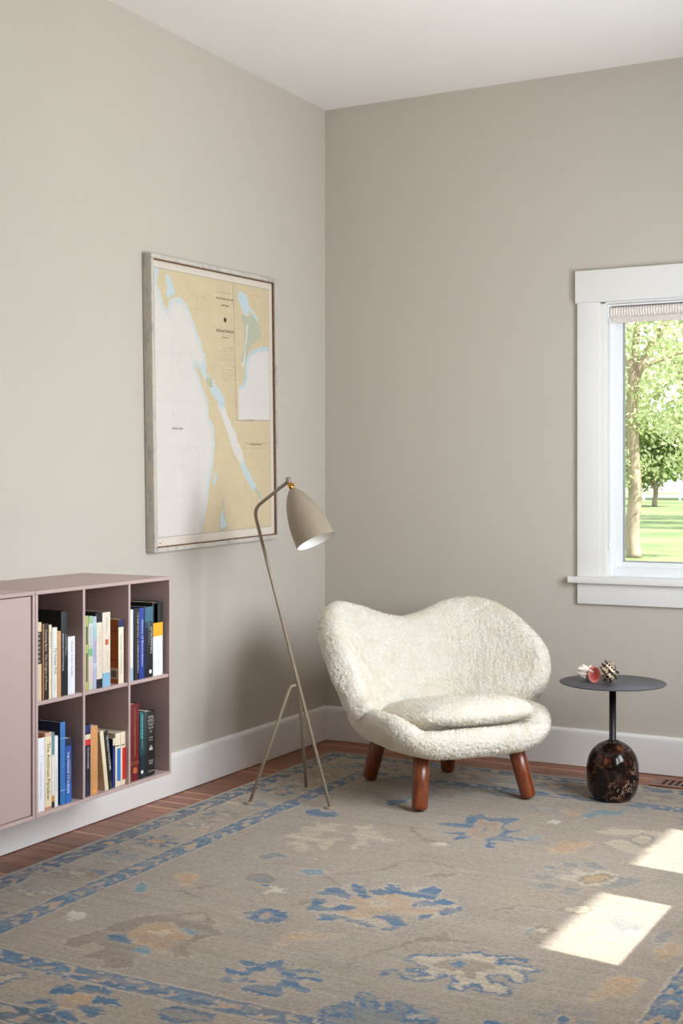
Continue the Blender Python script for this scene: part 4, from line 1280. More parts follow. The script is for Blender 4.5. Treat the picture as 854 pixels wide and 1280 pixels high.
book('E', -2.066, -2.0535, .158, 'small navy book with pale top between leaning and cream books', (30, 54, 122), [(.86, 1, (222, 208, 178)), (.80, .86, (40, 40, 70))], (), depth=.12, group=GE, hard=False)
b4 = book('E', -2.0530, -2.0262, .172, 'cream book with bright blue block on its spine', (226, 212, 186), [(.10, .71, (40, 118, 184), .35, 1), (.75, .77, (70, 60, 60), .1, .8)], (), group=GE, hard=False)
book('E', -2.0257, -1.9995, .172, 'cream book with red block on its spine', (226, 212, 186), [(.10, .70, (204, 40, 30), .35, 1), (.745, .765, (90, 90, 70), .1, .8)], (), group=GE, hard=False)
# lower right
b5 = book('F', -1.9865, -1.927, .253, 'tall dark red hardback with gold title', (104, 20, 26), [(.24, .245, (180, 120, 60)), (.215, .219, (180, 120, 60))],
          [('CASES AND MATERIALS ON ANTITRUST', .63, .62, .011, (196, 128, 66), .6), ('FOUNDATION', .235, .01, .004, (196, 128, 66), .6)], group=GF)
MB().lathe([(.0005, 0), (.011, 0), (.011, .0006), (.0005, .0006)], 16, Matrix.Translation((.0826, .008, .034)) @ Matrix.Rotation(R90, 4, 'Y')).obj('publisher_mark', mat('print_b86a3a', (184, 96, 52), .5), b5)
b6 = book('F', -1.924, -1.894, .219, 'dark teal book beside the black leather book', (20, 62, 70), [(.6, 1, (44, 120, 122), .1, .6), (0, .35, (14, 36, 48))],
          [('The Sea and Its Laws', .7, .5, .008, (190, 214, 214), .5)], group=GF)
MB().lathe([(.0005, 0), (.006, 0), (.006, .0006), (.0005, .0006)], 16, Matrix.Translation((.0826, -.002, .022)) @ Matrix.Rotation(R90, 4, 'Y')).obj('publisher_mark', mat('print_e8e6e2', W_, .5), b6)
b7 = book('F', -1.891, -1.833, .215, 'thick black rounded-spine hardback with white lettering', (20, 20, 22), [], (), group=GF, rounded=True)
for s, z_, sz, wd in (('FEDERAL', .196, .012, .030), ('ANTITRUST', .184, .012, .036), ('POLICY', .172, .013, .028), ('THE LAW', .160, .011, .028), ('AND', .148, .009, .014),
                      ('SECOND', .128, .007, .020), ('EDITION', .119, .007, .020), ('*', .090, .03, .014), ('HORNBOOK', .050, .008, .026), ('SERIES', .042, .008, .02), ('LAWYERS EDITION', .016, .007, .032)):
    htext(b7, s, z_, sz, wd, (190, 186, 176), .0826)
MB().box(.0815, .0832, -.009, .009, .086, .094).obj('spine_emblem', mat('print_beb8b0', (190, 186, 176), .5), b7)

# ------------------------------------------------------------------ lounge chair in white sheepskin
def fleece_mat():
    m, nt, b = newmat('curly_sheepskin')
    tc_ = nt.nodes.new('ShaderNodeTexCoord')
    v = nt.nodes.new('ShaderNodeTexVoronoi')
    v.inputs['Scale'].default_value = 175
    n_ = nt.nodes.new('ShaderNodeTexNoise')
    n_.inputs['Scale'].default_value = 240
    n_.inputs['Detail'].default_value = 4
    nz = nt.nodes.new('ShaderNodeTexNoise')
    nz.inputs['Scale'].default_value = 16
    nz.inputs['Detail'].default_value = 5
    for q in (v, n_, nz):
        nt.links.new(tc_.outputs['Object'], q.inputs['Vector'])
    ad = nt.nodes.new('ShaderNodeMath')
    ad.operation = 'SUBTRACT'
    nt.links.new(n_.outputs['Fac'], ad.inputs[0])
    nt.links.new(v.outputs['Distance'], ad.inputs[1])
    bp_ = nt.nodes.new('ShaderNodeBump')
    bp_.inputs['Strength'].default_value = .8
    bp_.inputs['Distance'].default_value = .010
    nt.links.new(ad.outputs[0], bp_.inputs['Height'])
    nt.links.new(bp_.outputs[0], b.inputs['Normal'])
    r_ = nt.nodes.new('ShaderNodeValToRGB')
    r_.color_ramp.elements[0].position, r_.color_ramp.elements[0].color = .32, srgb(250, 244, 232)
    r_.color_ramp.elements[1].position, r_.color_ramp.elements[1].color = .55, srgb(253, 249, 241)
    nt.links.new(nz.outputs['Fac'], r_.inputs[0])
    nt.links.new(r_.outputs[0], b.inputs['Base Color'])
    b.inputs['Roughness'].default_value = .95
    b.inputs['Specular IOR Level'].default_value = .1
    b.inputs['Sheen Weight'].default_value = .3
    b.inputs['Sheen Roughness'].default_value = .6
    return m


FLEECE = fleece_mat()


def fleece_object(name, verts, faces, parent, amp=.0045):
    me = bpy.data.meshes.new(name)
    me.from_pydata([tuple(p) for p in verts], [], faces)
    bm = bmesh.new()
    bm.from_mesh(me)
    bmesh.ops.remove_doubles(bm, verts=bm.verts, dist=1e-5)
    bmesh.ops.recalc_face_normals(bm, faces=bm.faces)
    bm.normal_update()
    for v in bm.verts:
        p = v.co
        d = noise.noise(p * 85) * .32 + (.5 - noise.voronoi(p * 140)[0][0]) * .7 + noise.noise(p * 16) * .45
        v.co = p + v.normal * (d * amp)
    bm.to_mesh(me)
    bm.free()
    me.polygons.foreach_set('use_smooth', [True] * len(me.polygons))
    return link(name, me, FLEECE, parent)


def curl_mat():
    m, nt, b = newmat('wool_curls')
    nt.nodes.remove(b)
    tc_ = nt.nodes.new('ShaderNodeTexCoord')
    nz = nt.nodes.new('ShaderNodeTexNoise')
    nz.inputs['Scale'].default_value = 14
    nz.inputs['Detail'].default_value = 5
    nt.links.new(tc_.outputs['Object'], nz.inputs[0])
    r_ = nt.nodes.new('ShaderNodeValToRGB')
    r_.color_ramp.elements[0].position, r_.color_ramp.elements[0].color = .32, srgb(252, 247, 236)
    r_.color_ramp.elements[1].position, r_.color_ramp.elements[1].color = .55, srgb(255, 253, 248)
    nt.links.new(nz.outputs['Fac'], r_.inputs[0])
    d = nt.nodes.new('ShaderNodeBsdfDiffuse')
    t = nt.nodes.new('ShaderNodeBsdfTranslucent')
    mx = nt.nodes.new('ShaderNodeMixShader')
    mx.inputs[0].default_value = .5
    nt.links.new(r_.outputs[0], d.inputs[0])
    nt.links.new(r_.outputs[0], t.inputs[0])
    nt.links.new(d.outputs[0], mx.inputs[1])
    nt.links.new(t.outputs[0], mx.inputs[2])
    nt.links.new(mx.outputs[0], nt.nodes['Material Output'].inputs[0])
    return m


CURL = curl_mat()


def wool_curls(o, per_m2, seed, length=.0082, width=.0014):
    """short bent strands of wool all over a fleece part"""
    rs = np.random.RandomState(seed)
    me = o.data
    me.calc_loop_triangles()
    nv, nt_ = len(me.vertices), len(me.loop_triangles)
    co = np.empty(nv * 3, np.float32)
    me.vertices.foreach_get('co', co)
    co = co.reshape(-1, 3).astype(float)
    tri = np.empty(nt_ * 3, np.int32)
    me.loop_triangles.foreach_get('vertices', tri)
    tri = tri.reshape(-1, 3)
    A, B, C_ = co[tri[:, 0]], co[tri[:, 1]], co[tri[:, 2]]
    N = np.cross(B - A, C_ - A)
    ar = np.linalg.norm(N, axis=1)
    keep = ar > 1e-12
    A, B, C_, N, ar = A[keep], B[keep], C_[keep], N[keep], ar[keep]
    n = int(ar.sum() / 2 * per_m2)
    k = rs.choice(len(ar), n, p=ar / ar.sum())
    u, v = rs.rand(n, 1), rs.rand(n, 1)
    fl_ = (u + v > 1)
    u, v = np.where(fl_, 1 - u, u), np.where(fl_, 1 - v, v)
    P = A[k] + (B[k] - A[k]) * u + (C_[k] - A[k]) * v
    nn = N[k] / ar[k][:, None]
    # neighbouring strands lean the same way, so they gather into small locks
    q = np.floor(P / .009)
    h = np.sin(q @ np.array([12.9898, 78.233, 37.719])) * 43758.5453
    ang = (h - np.floor(h)) * 2 * math.pi + rs.normal(size=n) * .7
    t1 = np.cross(nn, np.array([.31, .52, .79]))
    t1 /= np.linalg.norm(t1, axis=1)[:, None]
    t2 = np.cross(nn, t1)
    d = t1 * np.cos(ang)[:, None] + t2 * np.sin(ang)[:, None]
    w = np.cross(nn, d)
    L = length * rs.uniform(.6, 1.25, size=(n, 1))
    lift = rs.uniform(.12, .5, size=(n, 1))
    p0 = P - nn * .001
    p1 = P + d * L * .45 + nn * L * lift
    p2 = P + d * L * (.95 - .5 * rs.rand(n, 1)) + nn * L * (lift * .75 - .15 + .35 * rs.rand(n, 1)) + w * L * rs.uniform(-.4, .4, size=(n, 1))
    hw = w * width * rs.uniform(.6, 1.2, size=(n, 1))
    V = np.stack([p0 - hw, p0 + hw, p1 - hw, p1 + hw, p2 - hw * .5, p2 + hw * .5], 1).reshape(-1, 3).astype(np.float32)
    base = (np.arange(n) * 6)[:, None]
    Q = np.stack([base + np.array([[0, 1, 3, 2]]), base + np.array([[2, 3, 5, 4]])], 1).reshape(-1).astype(np.int32)
    m2 = bpy.data.meshes.new('wool_curls')
    m2.vertices.add(n * 6)
    m2.vertices.foreach_set('co', V.ravel())
    m2.loops.add(len(Q))
    m2.loops.foreach_set('vertex_index', Q)
    m2.polygons.add(n * 2)
    m2.polygons.foreach_set('loop_start', np.arange(0, len(Q), 4, dtype=np.int32))
    m2.polygons.foreach_set('use_smooth', np.ones(n * 2, bool))
    m2.update(calc_edges=True)
    c = link('wool_curls', m2, CURL, o)
    c['kind'] = 'stuff'
    return c


CH_LOC = (.907, -.712, .0120)
CH_ROT = math.atan2(.79, .61)             # local +x = sitter's left as seen from the front, local -y = front
chair = thing('lounge_chair', 'low rounded lounge chair in cream sheepskin on short wooden legs', 'chair', CH_LOC, CH_ROT)


def cvec(a, b, z):                        # a: across, b: towards the front, z: up
    return Vector((a, -b, z))


def make_chair_back():
    #        s      top rim (a, b, z)       bottom (a, b, z)        thickness
    keys = [(0.0, (0, -.350, .622, 0, -.185, .270, .062)),
            (.14, (.090, -.355, .640, .080, -.180, .270, .062)),
            (.30, (.208, -.350, .680, .145, -.152, .270, .062)),
            (.46, (.320, -.305, .698, .200, -.105, .272, .060)),
            (.62, (.400, -.205, .668, .252, -.045, .285, .057)),
            (.76, (.440, -.078, .604, .310, .012, .305, .053)),
            (.88, (.452, .030, .530, .362, .056, .322, .048)),
            (1.0, (.444, .092, .452, .398, .092, .345, .042))]
    NS, NT = 280, 180
    vs, fs = [], []
    rows = []
    for i in range(NS + 1):
        s = -1 + 2 * i / NS
        # tips close with a rounded end
        sa = abs(s)
        k = spline(keys, sa)
        sg = 1 if s >= 0 else -1
        T = np.array([sg * k[0], k[1], k[2]])
        B = np.array([sg * k[3], k[4], k[5]])
        th = k[6]
        endk = 1.0
        if sa > .90:
            u = (sa - .90) / .10
            endk = math.sqrt(max(0.0, 1 - u * u))
        rows.append((T, B, th, endk))
    mid = [(r[0] + r[1]) / 2 for r in rows]
    for i in range(NS + 1):
        T, B, th, ek = rows[i]
        tang = mid[min(i + 1, NS)] - mid[max(i - 1, 0)]
        tang = tang / np.linalg.norm(tang)
        up = T - B
        L = np.linalg.norm(up)
        upn = up / L
        nr = np.cross(upn, tang)
        nr = nr / np.linalg.norm(nr)          # points to the inside or outside; section is symmetric
        c = (T + B) / 2
        hl = L / 2 * (ek if ek < 1 else 1)
        tw = th * max(ek, .0)
        for j in range(NT):
            a = 2 * math.pi * j / NT
            ca, sa_ = math.cos(a), math.sin(a)
            # superellipse section: long, round ended
            ex_ = math.copysign(abs(ca) ** .42, ca)
            ey_ = math.copysign(abs(sa_) ** .85, sa_)
            p = c + upn * (hl + .012 * ek) * ex_ + nr * (tw * ey_)
            gr = math.exp(-((a - (2 * math.pi - .42)) / .055) ** 2)      # stitched seam behind the rim
            p = p - (upn * ca + nr * sa_) * (.010 * gr * ek)
            vs.append(cvec(*p))
    for i in range(NS):
        for j in range(NT):
            j2 = (j + 1) % NT
            fs.append((i * NT + j, i * NT + j2, (i + 1) * NT + j2, (i + 1) * NT + j))
    return fleece_object('backrest', vs, fs, chair)


wool_curls(make_chair_back(), 150000, 1)


def sup(a, n):
    return math.copysign(abs(a) ** (2 / n), a)


def make_seat_shell():
    NA, prof = 300, []
    # profile from the underside centre out, up the side, over the rim and into the well
    P = [(0.0, 0.0), (.45, 0.0), (.70, .01), (.84, .06), (.93, .18), (.98, .38), (1.0, .62), (.985, .84), (.945, .96), (.895, 1.0), (.845, .97), (.80, .88), (.74, .80), (.5, .78), (.2, .78), (0.0, .78)]
    fine = []
    for i in range(len(P) - 1):
        n = 11 if i not in (0, len(P) - 2) else 6
        for k in range(n):
            fine.append(spline([(q, P[q]) for q in range(len(P))], i + k / n))
    fine.append(np.array(P[-1], float))
    vs, fs = [], []
    for (r, h) in fine:
        for k in range(NA):
            a = 2 * math.pi * k / NA
            ca, sa = math.cos(a), math.sin(a)
            hw = .354 - .03 * max(0, -sa)                  # half width, tapers to the back
            x = hw * sup(ca, 4.2) * r - .016
            yy = (.335 * sup(sa, 4.4) if sa > 0 else .33 * sup(sa, 2.3)) * r
            b_ = yy + .045
            side = min(1.0, max(0.0, (abs(x + .016) / max(r, .01) - .255) / .085)) ** 1.2
            front = max(0, sa) ** 3
            top = .296 + .050 * side
            lo = .184 + .05 * (1 - front) * (r ** 3) * .9
            z = lo + (top - lo) * h
            vs.append(cvec(x, b_, z))
    m = len(fine)
    for i in range(m - 1):
        for k in range(NA):
            k2 = (k + 1) % NA
            fs.append((i * NA + k, i * NA + k2, (i + 1) * NA + k2, (i + 1) * NA + k))
    return fleece_object('seat_shell', vs, fs, chair)


wool_curls(make_seat_shell(), 130000, 2)


def make_cushion():
    NA, NR = 260, 110
    vs, fs = [], []
    for i in range(NR + 1):
        f = -1 + 2 * i / NR
        r = math.cos(f * math.pi / 2) ** .42 if abs(f) < 1 else 0
        for k in range(NA):
            a = 2 * math.pi * k / NA
            ca, sa = math.cos(a), math.sin(a)
            x = (.295 - .03 * max(0, -sa)) * sup(ca, 3.0) * r
            b_ = .062 + .292 * sup(sa, 3.0) * r
            t = math.sin(f * math.pi / 2)
            crown = (1 - .35 * r ** 4)
            z = .345 + (.060 if t > 0 else .06) * t * crown
            z += .012 * (1 - (x / .3) ** 2) * (t > 0) * t
            z -= .006 + .17 * max(0.0, .30 - b_)                 # the seat slopes down towards the back
            vs.append(cvec(x, b_, z))
    for i in range(NR):
        for k in range(NA):
            k2 = (k + 1) % NA
            fs.append((i * NA + k, i * NA + k2, (i + 1) * NA + k2, (i + 1) * NA + k))
    return fleece_object('seat_cushion', vs, fs, chair, .004)


wool_curls(make_cushion(), 130000, 3)
LEGW = wood_mat('reddish_oiled_walnut', (82, 36, 17), (122, 58, 28), (152, 82, 42), .34, scale=(16, 16, 1.6), rand=.05, coat=.3)
for (a, b_, ta, tb) in ((-.234, .272, -.205, .235), (.234, .272, .190, .225), (-.180, -.270, -.150, -.205), (.180, -.270, .150, -.205)):
    p0, p1 = cvec(a, b_, 0), cvec(ta, tb, .235)
    ax = (p1 - p0)
    Lg = ax.length
    Mq = Matrix.Translation(p0) @ ax.to_track_quat('Z', 'Y').to_matrix().to_4x4()
    prof = [(.002, .002), (.018, .0025), (.0258, .006), (.0288, .013), (.0298, .03), (.0312, .10), (.0318, Lg)]
    MB().lathe(prof, 28, Mq).obj('leg', LEGW, chair, smooth=True)

# ------------------------------------------------------------------ floor lamp
LAMPC = mat('warm_grey_lacquer', (152, 138, 119), .38, spec=.5)
LAMPIN = mat('white_lacquer_inside', (238, 236, 230), .5)
BRASS = mat('brass', (196, 138, 60), .28, metallic=1.0)
F3, F1, F2 = Vector((.670, -1.177, .009)), Vector((.370, -1.256, .009)), Vector((.442, -.955, .009))
J = Vector((.505, -1.132, .443))
BEND, TOP = Vector((.271, -1.069, 1.106)), Vector((.455, -1.119, 1.212))
lamp = thing('floor_lamp', 'grey tripod floor lamp with bullet shade leaning beside the sheepskin chair', 'lamp', (0, 0, 0))
RT = .0068


def rounded_path(a, c, b, r, n=8):
    """points from a to b with the corner c rounded"""
    u, v = (a - c).normalized(), (b - c).normalized()
    s, e = c + u * r, c + v * r
    pts = [a]
    for i in range(n + 1):
        t = i / n
        pts.append(s * (1 - t) ** 2 + c * 2 * t * (1 - t) + e * t * t)
    pts.append(b)
    return pts


MB().tube(rounded_path(F3 + Vector((0, 0, .004)), BEND, TOP, .045), RT, 16).obj('pole', LAMPC, lamp, smooth=True)
for Fq in (F1, F2):
    Cn = J + Vector((Fq.x - J.x, Fq.y - J.y, 0)).normalized() * .026 + Vector((0, 0, .004))
    MB().tube(rounded_path(Fq + Vector((0, 0, .004)), Cn, J, .02), RT * .92, 14).obj('leg', LAMPC, lamp, smooth=True)
for Fq in (F1, F2, F3):
    MB().lathe([(.001, 0), (.0195, 0), (.0205, .0015), (.0195, .0045), (.010, .006), (.009, .009), (.001, .009)], 28, Matrix.Translation((Fq.x, Fq.y, .0085))).obj('foot', LAMPC, lamp, smooth=True)
axis = (Vector((.8817, .4718, 0)) * (31.5 / 74) - Vector((0, 0, 1)) * (67 / 74) + Vector((.4718, -.8817, 0)) * .25).normalized()
kn = TOP + Vector((.002, -.001, .004))
MB().tube([kn + Vector((0, 0, .012)), kn - axis * -.012], .0105, 16).obj('knuckle', LAMPC, lamp, smooth=True)
S0 = Vector((.474, -1.1245, 1.188))
MB().tube([kn + axis * .010, S0 + axis * .004], [.009, .009], 16).obj('swivel', BRASS, lamp, smooth=True)
MB().tube([S0 - axis * .012 + Vector((0, 0, 0)), S0 - axis * .012 + Vector((.020, .008, .004))], .0045, 12).obj('swivel_screw', BRASS, lamp, smooth=True)
Ms = Matrix.Translation(S0) @ axis.to_track_quat('Z', 'Y').to_matrix().to_4x4()
SL, SR = .226, .0765
outer, inner = [], []
for i in range(33):
    t = i / 32
    r = SR * (1 - (1 - t) ** 2.1) ** .66 * .985 + .0012
    outer.append((r, SL * t))
for r, z_ in outer:
    inner.append((max(.0008, r - .0016), max(.0016, z_)))

def open_lathe(name, prof, M, material, parent, n=56):
    mb = MB()
    vs, fs = [], []
    for r, h in prof:
        for k in range(n):
            a = 2 * math.pi * k / n
            vs.append(M @ Vector((r * math.cos(a), r * math.sin(a), h)))
    for i in range(len(prof) - 1):
        for k in range(n):
            k2 = (k + 1) % n
            fs.append((i * n + k, i * n + k2, (i + 1) * n + k2, (i + 1) * n + k))
    fs.append(tuple(range(n)))
    return mb.add(vs, fs).obj(name, material, parent, smooth=True)


shade = open_lathe('lamp_shade', outer, Ms, LAMPC, lamp)
open_lathe('shade_lining', [(r, z_) for r, z_ in inner], Ms, LAMPIN, shade)
MB().lathe([(.001, .02), (.016, .02), (.016, .07), (.012, .075), (.020, .09), (.029, .115), (.030, .13), (.024, .15), (.010, .158), (.001, .159)], 24, Ms).obj('bulb', mat('frosted_bulb', (236, 234, 228), .4), shade, smooth=True)

# ------------------------------------------------------------------ side table
def marble_mat():
    m, nt, b = newmat('dark_emperador_marble')
    tc_ = nt.nodes.new('ShaderNodeTexCoord')
    n0 = nt.nodes.new('ShaderNodeTexNoise')
    n0.inputs['Scale'].default_value = 26
    n0.inputs['Detail'].default_value = 6
    n0.inputs['Distortion'].default_value = 1.2
    nt.links.new(tc_.outputs['Object'], n0.inputs[0])
    r_ = nt.nodes.new('ShaderNodeValToRGB')
    e = r_.color_ramp.elements
    e[0].position, e[0].color = .44, srgb(18, 12, 11)
    e[1].position, e[1].color = .80, srgb(132, 76, 46)
    k = e.new(.58)
    k.color = srgb(48, 27, 20)
    nt.links.new(n0.outputs['Fac'], r_.inputs[0])
    # pale broken veins
    mx = nt.nodes.new('ShaderNodeMix')
    mx.data_type = 'VECTOR'
    mx.inputs[0].default_value = .11
    nt.links.new(tc_.outputs['Object'], mx.inputs[4])
    nt.links.new(n0.outputs['Color'], mx.inputs[5])
    v = nt.nodes.new('ShaderNodeTexVoronoi')
    v.feature = 'DISTANCE_TO_EDGE'
    v.inputs['Scale'].default_value = 9
    nt.links.new(mx.outputs[1], v.inputs['Vector'])
    vr = nt.nodes.new('ShaderNodeMapRange')
    vr.inputs['From Min'].default_value = 0.0
    vr.inputs['From Max'].default_value = .022
    vr.inputs['To Min'].default_value = 1
    vr.inputs['To Max'].default_value = 0
    nt.links.new(v.outputs['Distance'], vr.inputs[0])
    n3 = nt.nodes.new('ShaderNodeTexNoise')
    n3.inputs['Scale'].default_value = 9
    nt.links.new(tc_.outputs['Object'], n3.inputs[0])
    g = nt.nodes.new('ShaderNodeMapRange')
    g.inputs['From Min'].default_value = .48
    g.inputs['From Max'].default_value = .6
    nt.links.new(n3.outputs['Fac'], g.inputs[0])
    mu = nt.nodes.new('ShaderNodeMath')
    mu.operation = 'MULTIPLY'
    nt.links.new(vr.outputs[0], mu.inputs[0])
    nt.links.new(g.outputs[0], mu.inputs[1])
    mc = nt.nodes.new('ShaderNodeMix')
    mc.data_type = 'RGBA'
    nt.links.new(mu.outputs[0], mc.inputs[0])
    nt.links.new(r_.outputs[0], mc.inputs[6])
    mc.inputs[7].default_value = srgb(178, 150, 126)
    nt.links.new(mc.outputs[2], b.inputs['Base Color'])
    b.inputs['Roughness'].default_value = .12
    b.inputs['Specular IOR Level'].default_value = .3
    return m


TX, TY, TZ = 1.545, -.545, .009
table = thing('side_table', 'round black side table on a dark marble base', 'table', (TX, TY, TZ))
prof = [(.001, 0.0)]
for i in range(47):
    z_ = .2235 * i / 46
    if z_ < .112:
        r = .098 * (1 - ((.112 - z_) / .128) ** 3.2) ** .42
    else:
        r = .098 * max(0.0, 1 - ((z_ - .112) / .112) ** 2.25) ** .5
    prof.append((max(.001, r), z_))
MB().lathe(prof, 72).obj('marble_base', marble_mat(), table, smooth=True)
TTOP = .444
MB().lathe([(.001, .214), (.026, .214), (.026, .221), (.018, .2235), (.013, .228), (.013, TTOP - .004), (.001, TTOP - .004)], 32).obj('stem', BLACKM, table, smooth=True)
auto_smooth(MB().lathe([(.001, TTOP - .005), (.197, TTOP - .005), (.1995, TTOP - .003), (.1995, TTOP - .001), (.198, TTOP), (.001, TTOP)], 96).obj('table_top', mat('charcoal_powder_coat', (62, 63, 69), .45, noise_scale=200, noise_amt=.03), table), 40)

# ------------------------------------------------------------------ sea shells
def paint_attr(o, cols):
    at = o.data.color_attributes.new('dye', 'FLOAT_COLOR', 'POINT')
    at.data.foreach_set('color', np.array([list(c) + [1.0] for c in cols], np.float32).ravel())


SHELLM = dyed('shell_surface', .4, .25, 500)


def spiral_shell(root, turns, b, R, r, H, colour, ribs, ribamp, Mloc, spines=None, n_th=150, n_ph=26):
    vs, fs, cols = [], [], []
    th1 = 2 * math.pi * turns
    for i in range(n_th + 1):
        th = th1 * i / n_th
        g = math.exp(b * (th - th1))
        for j in range(n_ph):
            ph = 2 * math.pi * j / n_ph
            rb = 1 + ribamp * math.cos(ribs * th) * (0.5 + .5 * math.cos(ph)) + .03 * math.cos(7 * ph)
            rad = R * g + r * g * math.cos(ph) * rb
            z = -H * g + r * g * 1.35 * math.sin(ph) * rb
            vs.append(Mloc @ Vector((rad * math.cos(th), rad * math.sin(th), z)))
            cols.append(colour(th, ph, g))
    for i in range(n_th):
        for j in range(n_ph):
            j2 = (j + 1) % n_ph
            fs.append((i * n_ph + j, i * n_ph + j2, (i + 1) * n_ph + j2, (i + 1) * n_ph + j))
    fs.append(tuple(range(n_ph))[::-1])
    fs.append(tuple(range(n_th * n_ph, (n_th + 1) * n_ph)))
    mb = MB().add(vs, fs)
    me = mb.mesh('whorl', True)
    o = link('whorl', me, SHELLM, root)
    paint_attr(o, cols)
    if spines:
        sm = MB()
        for (phs, step, ln, wd) in spines:
            th = th1 * .35
            while th < th1 - .05:
                g = math.exp(b * (th - th1))
                rad = R * g + r * g * math.cos(phs)
                z = -H * g + r * g * 1.35 * math.sin(phs)
                base = Vector((rad * math.cos(th), rad * math.sin(th), z))
                out = Vector((math.cos(phs) * math.cos(th), math.cos(phs) * math.sin(th), math.sin(phs) * .9)).normalized()
                sm.tube([Mloc @ (base - out * wd * g), Mloc @ (base + out * ln * .5 * g), Mloc @ (base + out * ln * g)], [wd * g, wd * .75 * g, wd * .15 * g], 7)
                th += step
        return o, sm
    return o, None


ZT = TZ + TTOP
def frac(v): return v - math.floor(v)
# pink-mouthed white shell
p = Vector((1.467, -.561, ZT))
sh1 = thing('seashell', 'white knobbly seashell with coral pink mouth on the side table', 'seashell', p)
# axis of the shell lies roughly level, mouth turned to the room
def whitec(th, ph, g):
    k = .5 + .5 * math.sin(9 * th + 3 * math.sin(ph * 2))
    a, b_ = np.array(lin((238, 228, 216))), np.array(lin((196, 168, 138)))
    t = .55 * max(0, k - .6) / .4
    return tuple(a * (1 - t) + b_ * t)
M1 = Matrix.Translation((-.012, 0, .037)) @ Matrix.Rotation(math.radians(32), 4, 'Z') @ Matrix.Rotation(math.radians(100), 4, 'Y') @ Matrix.Rotation(math.radians(20), 4, 'Z')
_, sm = spiral_shell(sh1, 3.6, .13, .0105, .0235, .020, whitec, 7, .10, M1, [(0.6, .55, .014, .006), (-.3, .7, .010, .005), (1.3, .6, .010, .005)])
o = sm.obj('knobs', SHELLM, sh1, smooth=True)
paint_attr(o, [tuple(lin((236, 224, 208)))] * len(o.data.vertices))
# mouth: flared pink lip
Mm = Matrix.Translation((.016, -.016, .040)) @ Vector((.42, -.85, .28)).normalized().to_track_quat('Z', 'Y').to_matrix().to_4x4() @ Matrix.Diagonal((.82, 1.12, 1, 1))
lipp = [(.0008, -.020), (.010, -.019), (.017, -.013), (.0215, -.004), (.0255, .004), (.0285, .0075), (.0275, .0055), (.0235, -.001), (.018, -.010), (.010, -.0155), (.0008, -.0165)]
lip = MB()
vs, fs = [], []
n = 40
for ri, (r, h) in enumerate(lipp):
    for k in range(n):
        a = 2 * math.pi * k / n
        w = 1 + (.03 * math.sin(9 * a) if r > .02 else 0)
        vs.append(Mm @ Vector((r * w * math.cos(a), r * w * math.sin(a), h)))
for i in range(len(lipp) - 1):
    for k in range(n):
        k2 = (k + 1) % n
        fs.append((i * n + k, i * n + k2, (i + 1) * n + k2, (i + 1) * n + k))
lip.add(vs, fs)
o = lip.obj('pink_mouth', SHELLM, sh1, smooth=True)
paint_attr(o, [tuple(lin((226, 120, 112)) if 5 < i // n else lin((232, 160, 148))) for i in range(len(o.data.vertices))])
# black-spined shell
p2 = Vector((1.538, -.594, ZT))
sh2 = thing('seashell', 'cream seashell with black bands and black spines on the side table', 'seashell', p2)
def bandc(th, ph, g):
    k = frac(ph / (2 * math.pi) * 7 + .1 * math.sin(5 * th))
    bl = k < .38 or frac(th * 1.6 + ph * .3) < .13
    return tuple(lin((44, 32, 28)) if bl else lin((226, 204, 176)))
M2 = Matrix.Translation((.004, 0, .030)) @ Matrix.Rotation(math.radians(-60), 4, 'Z') @ Matrix.Rotation(math.radians(-38), 4, 'X') @ Matrix.Translation((0, 0, .034)) @ Matrix.Rotation(1.2, 4, 'Z') @ Matrix.Scale(1.16, 4)
_, sm = spiral_shell(sh2, 4.2, .105, .017, .0200, .044, bandc, 9, .10, M2, [(0.75, .42, .013, .0042), (.1, .42, .010, .004), (-.6, .5, .009, .0036)])
o = sm.obj('spines', SHELLM, sh2, smooth=True)
paint_attr(o, [tuple(lin((34, 24, 22)))] * len(o.data.vertices))
for s_ in (sh1, sh2):                       # rest each shell on the table top
    bpy.context.view_layer.update()
    zm = min((c.matrix_world @ v.co).z for c in s_.children for v in c.data.vertices)
    s_.location.z += ZT - zm - .0005

# ------------------------------------------------------------------ floor register
vent = thing('floor_register', 'slotted wooden floor register set in the boards by the wall', 'vent', (1.795, -.146, 0))
vw, vd = .40, .150
fr_ = .030
VW = wood_mat('register_wood', (96, 56, 40), (126, 78, 56), (150, 100, 74), .36, rand=.05)
mb = MB()
auto_smooth(MB().box(-vw / 2, vw / 2, vd / 2 - fr_, vd / 2, -.002, .0045).obj('frame_rail', VW, vent, bevel=.0015))
auto_smooth(MB().box(-vw / 2, vw / 2, -vd / 2, -vd / 2 + fr_, -.002, .0045).obj('frame_rail', VW, vent, bevel=.0015))
auto_smooth(MB().box(-vw / 2, -vw / 2 + fr_ * 1.3, -vd / 2 + fr_, vd / 2 - fr_, -.002, .0045).obj('frame_stile', VW, vent))
auto_smooth(MB().box(vw / 2 - fr_ * 1.3, vw / 2, -vd / 2 + fr_, vd / 2 - fr_, -.002, .0045).obj('frame_stile', VW, vent))
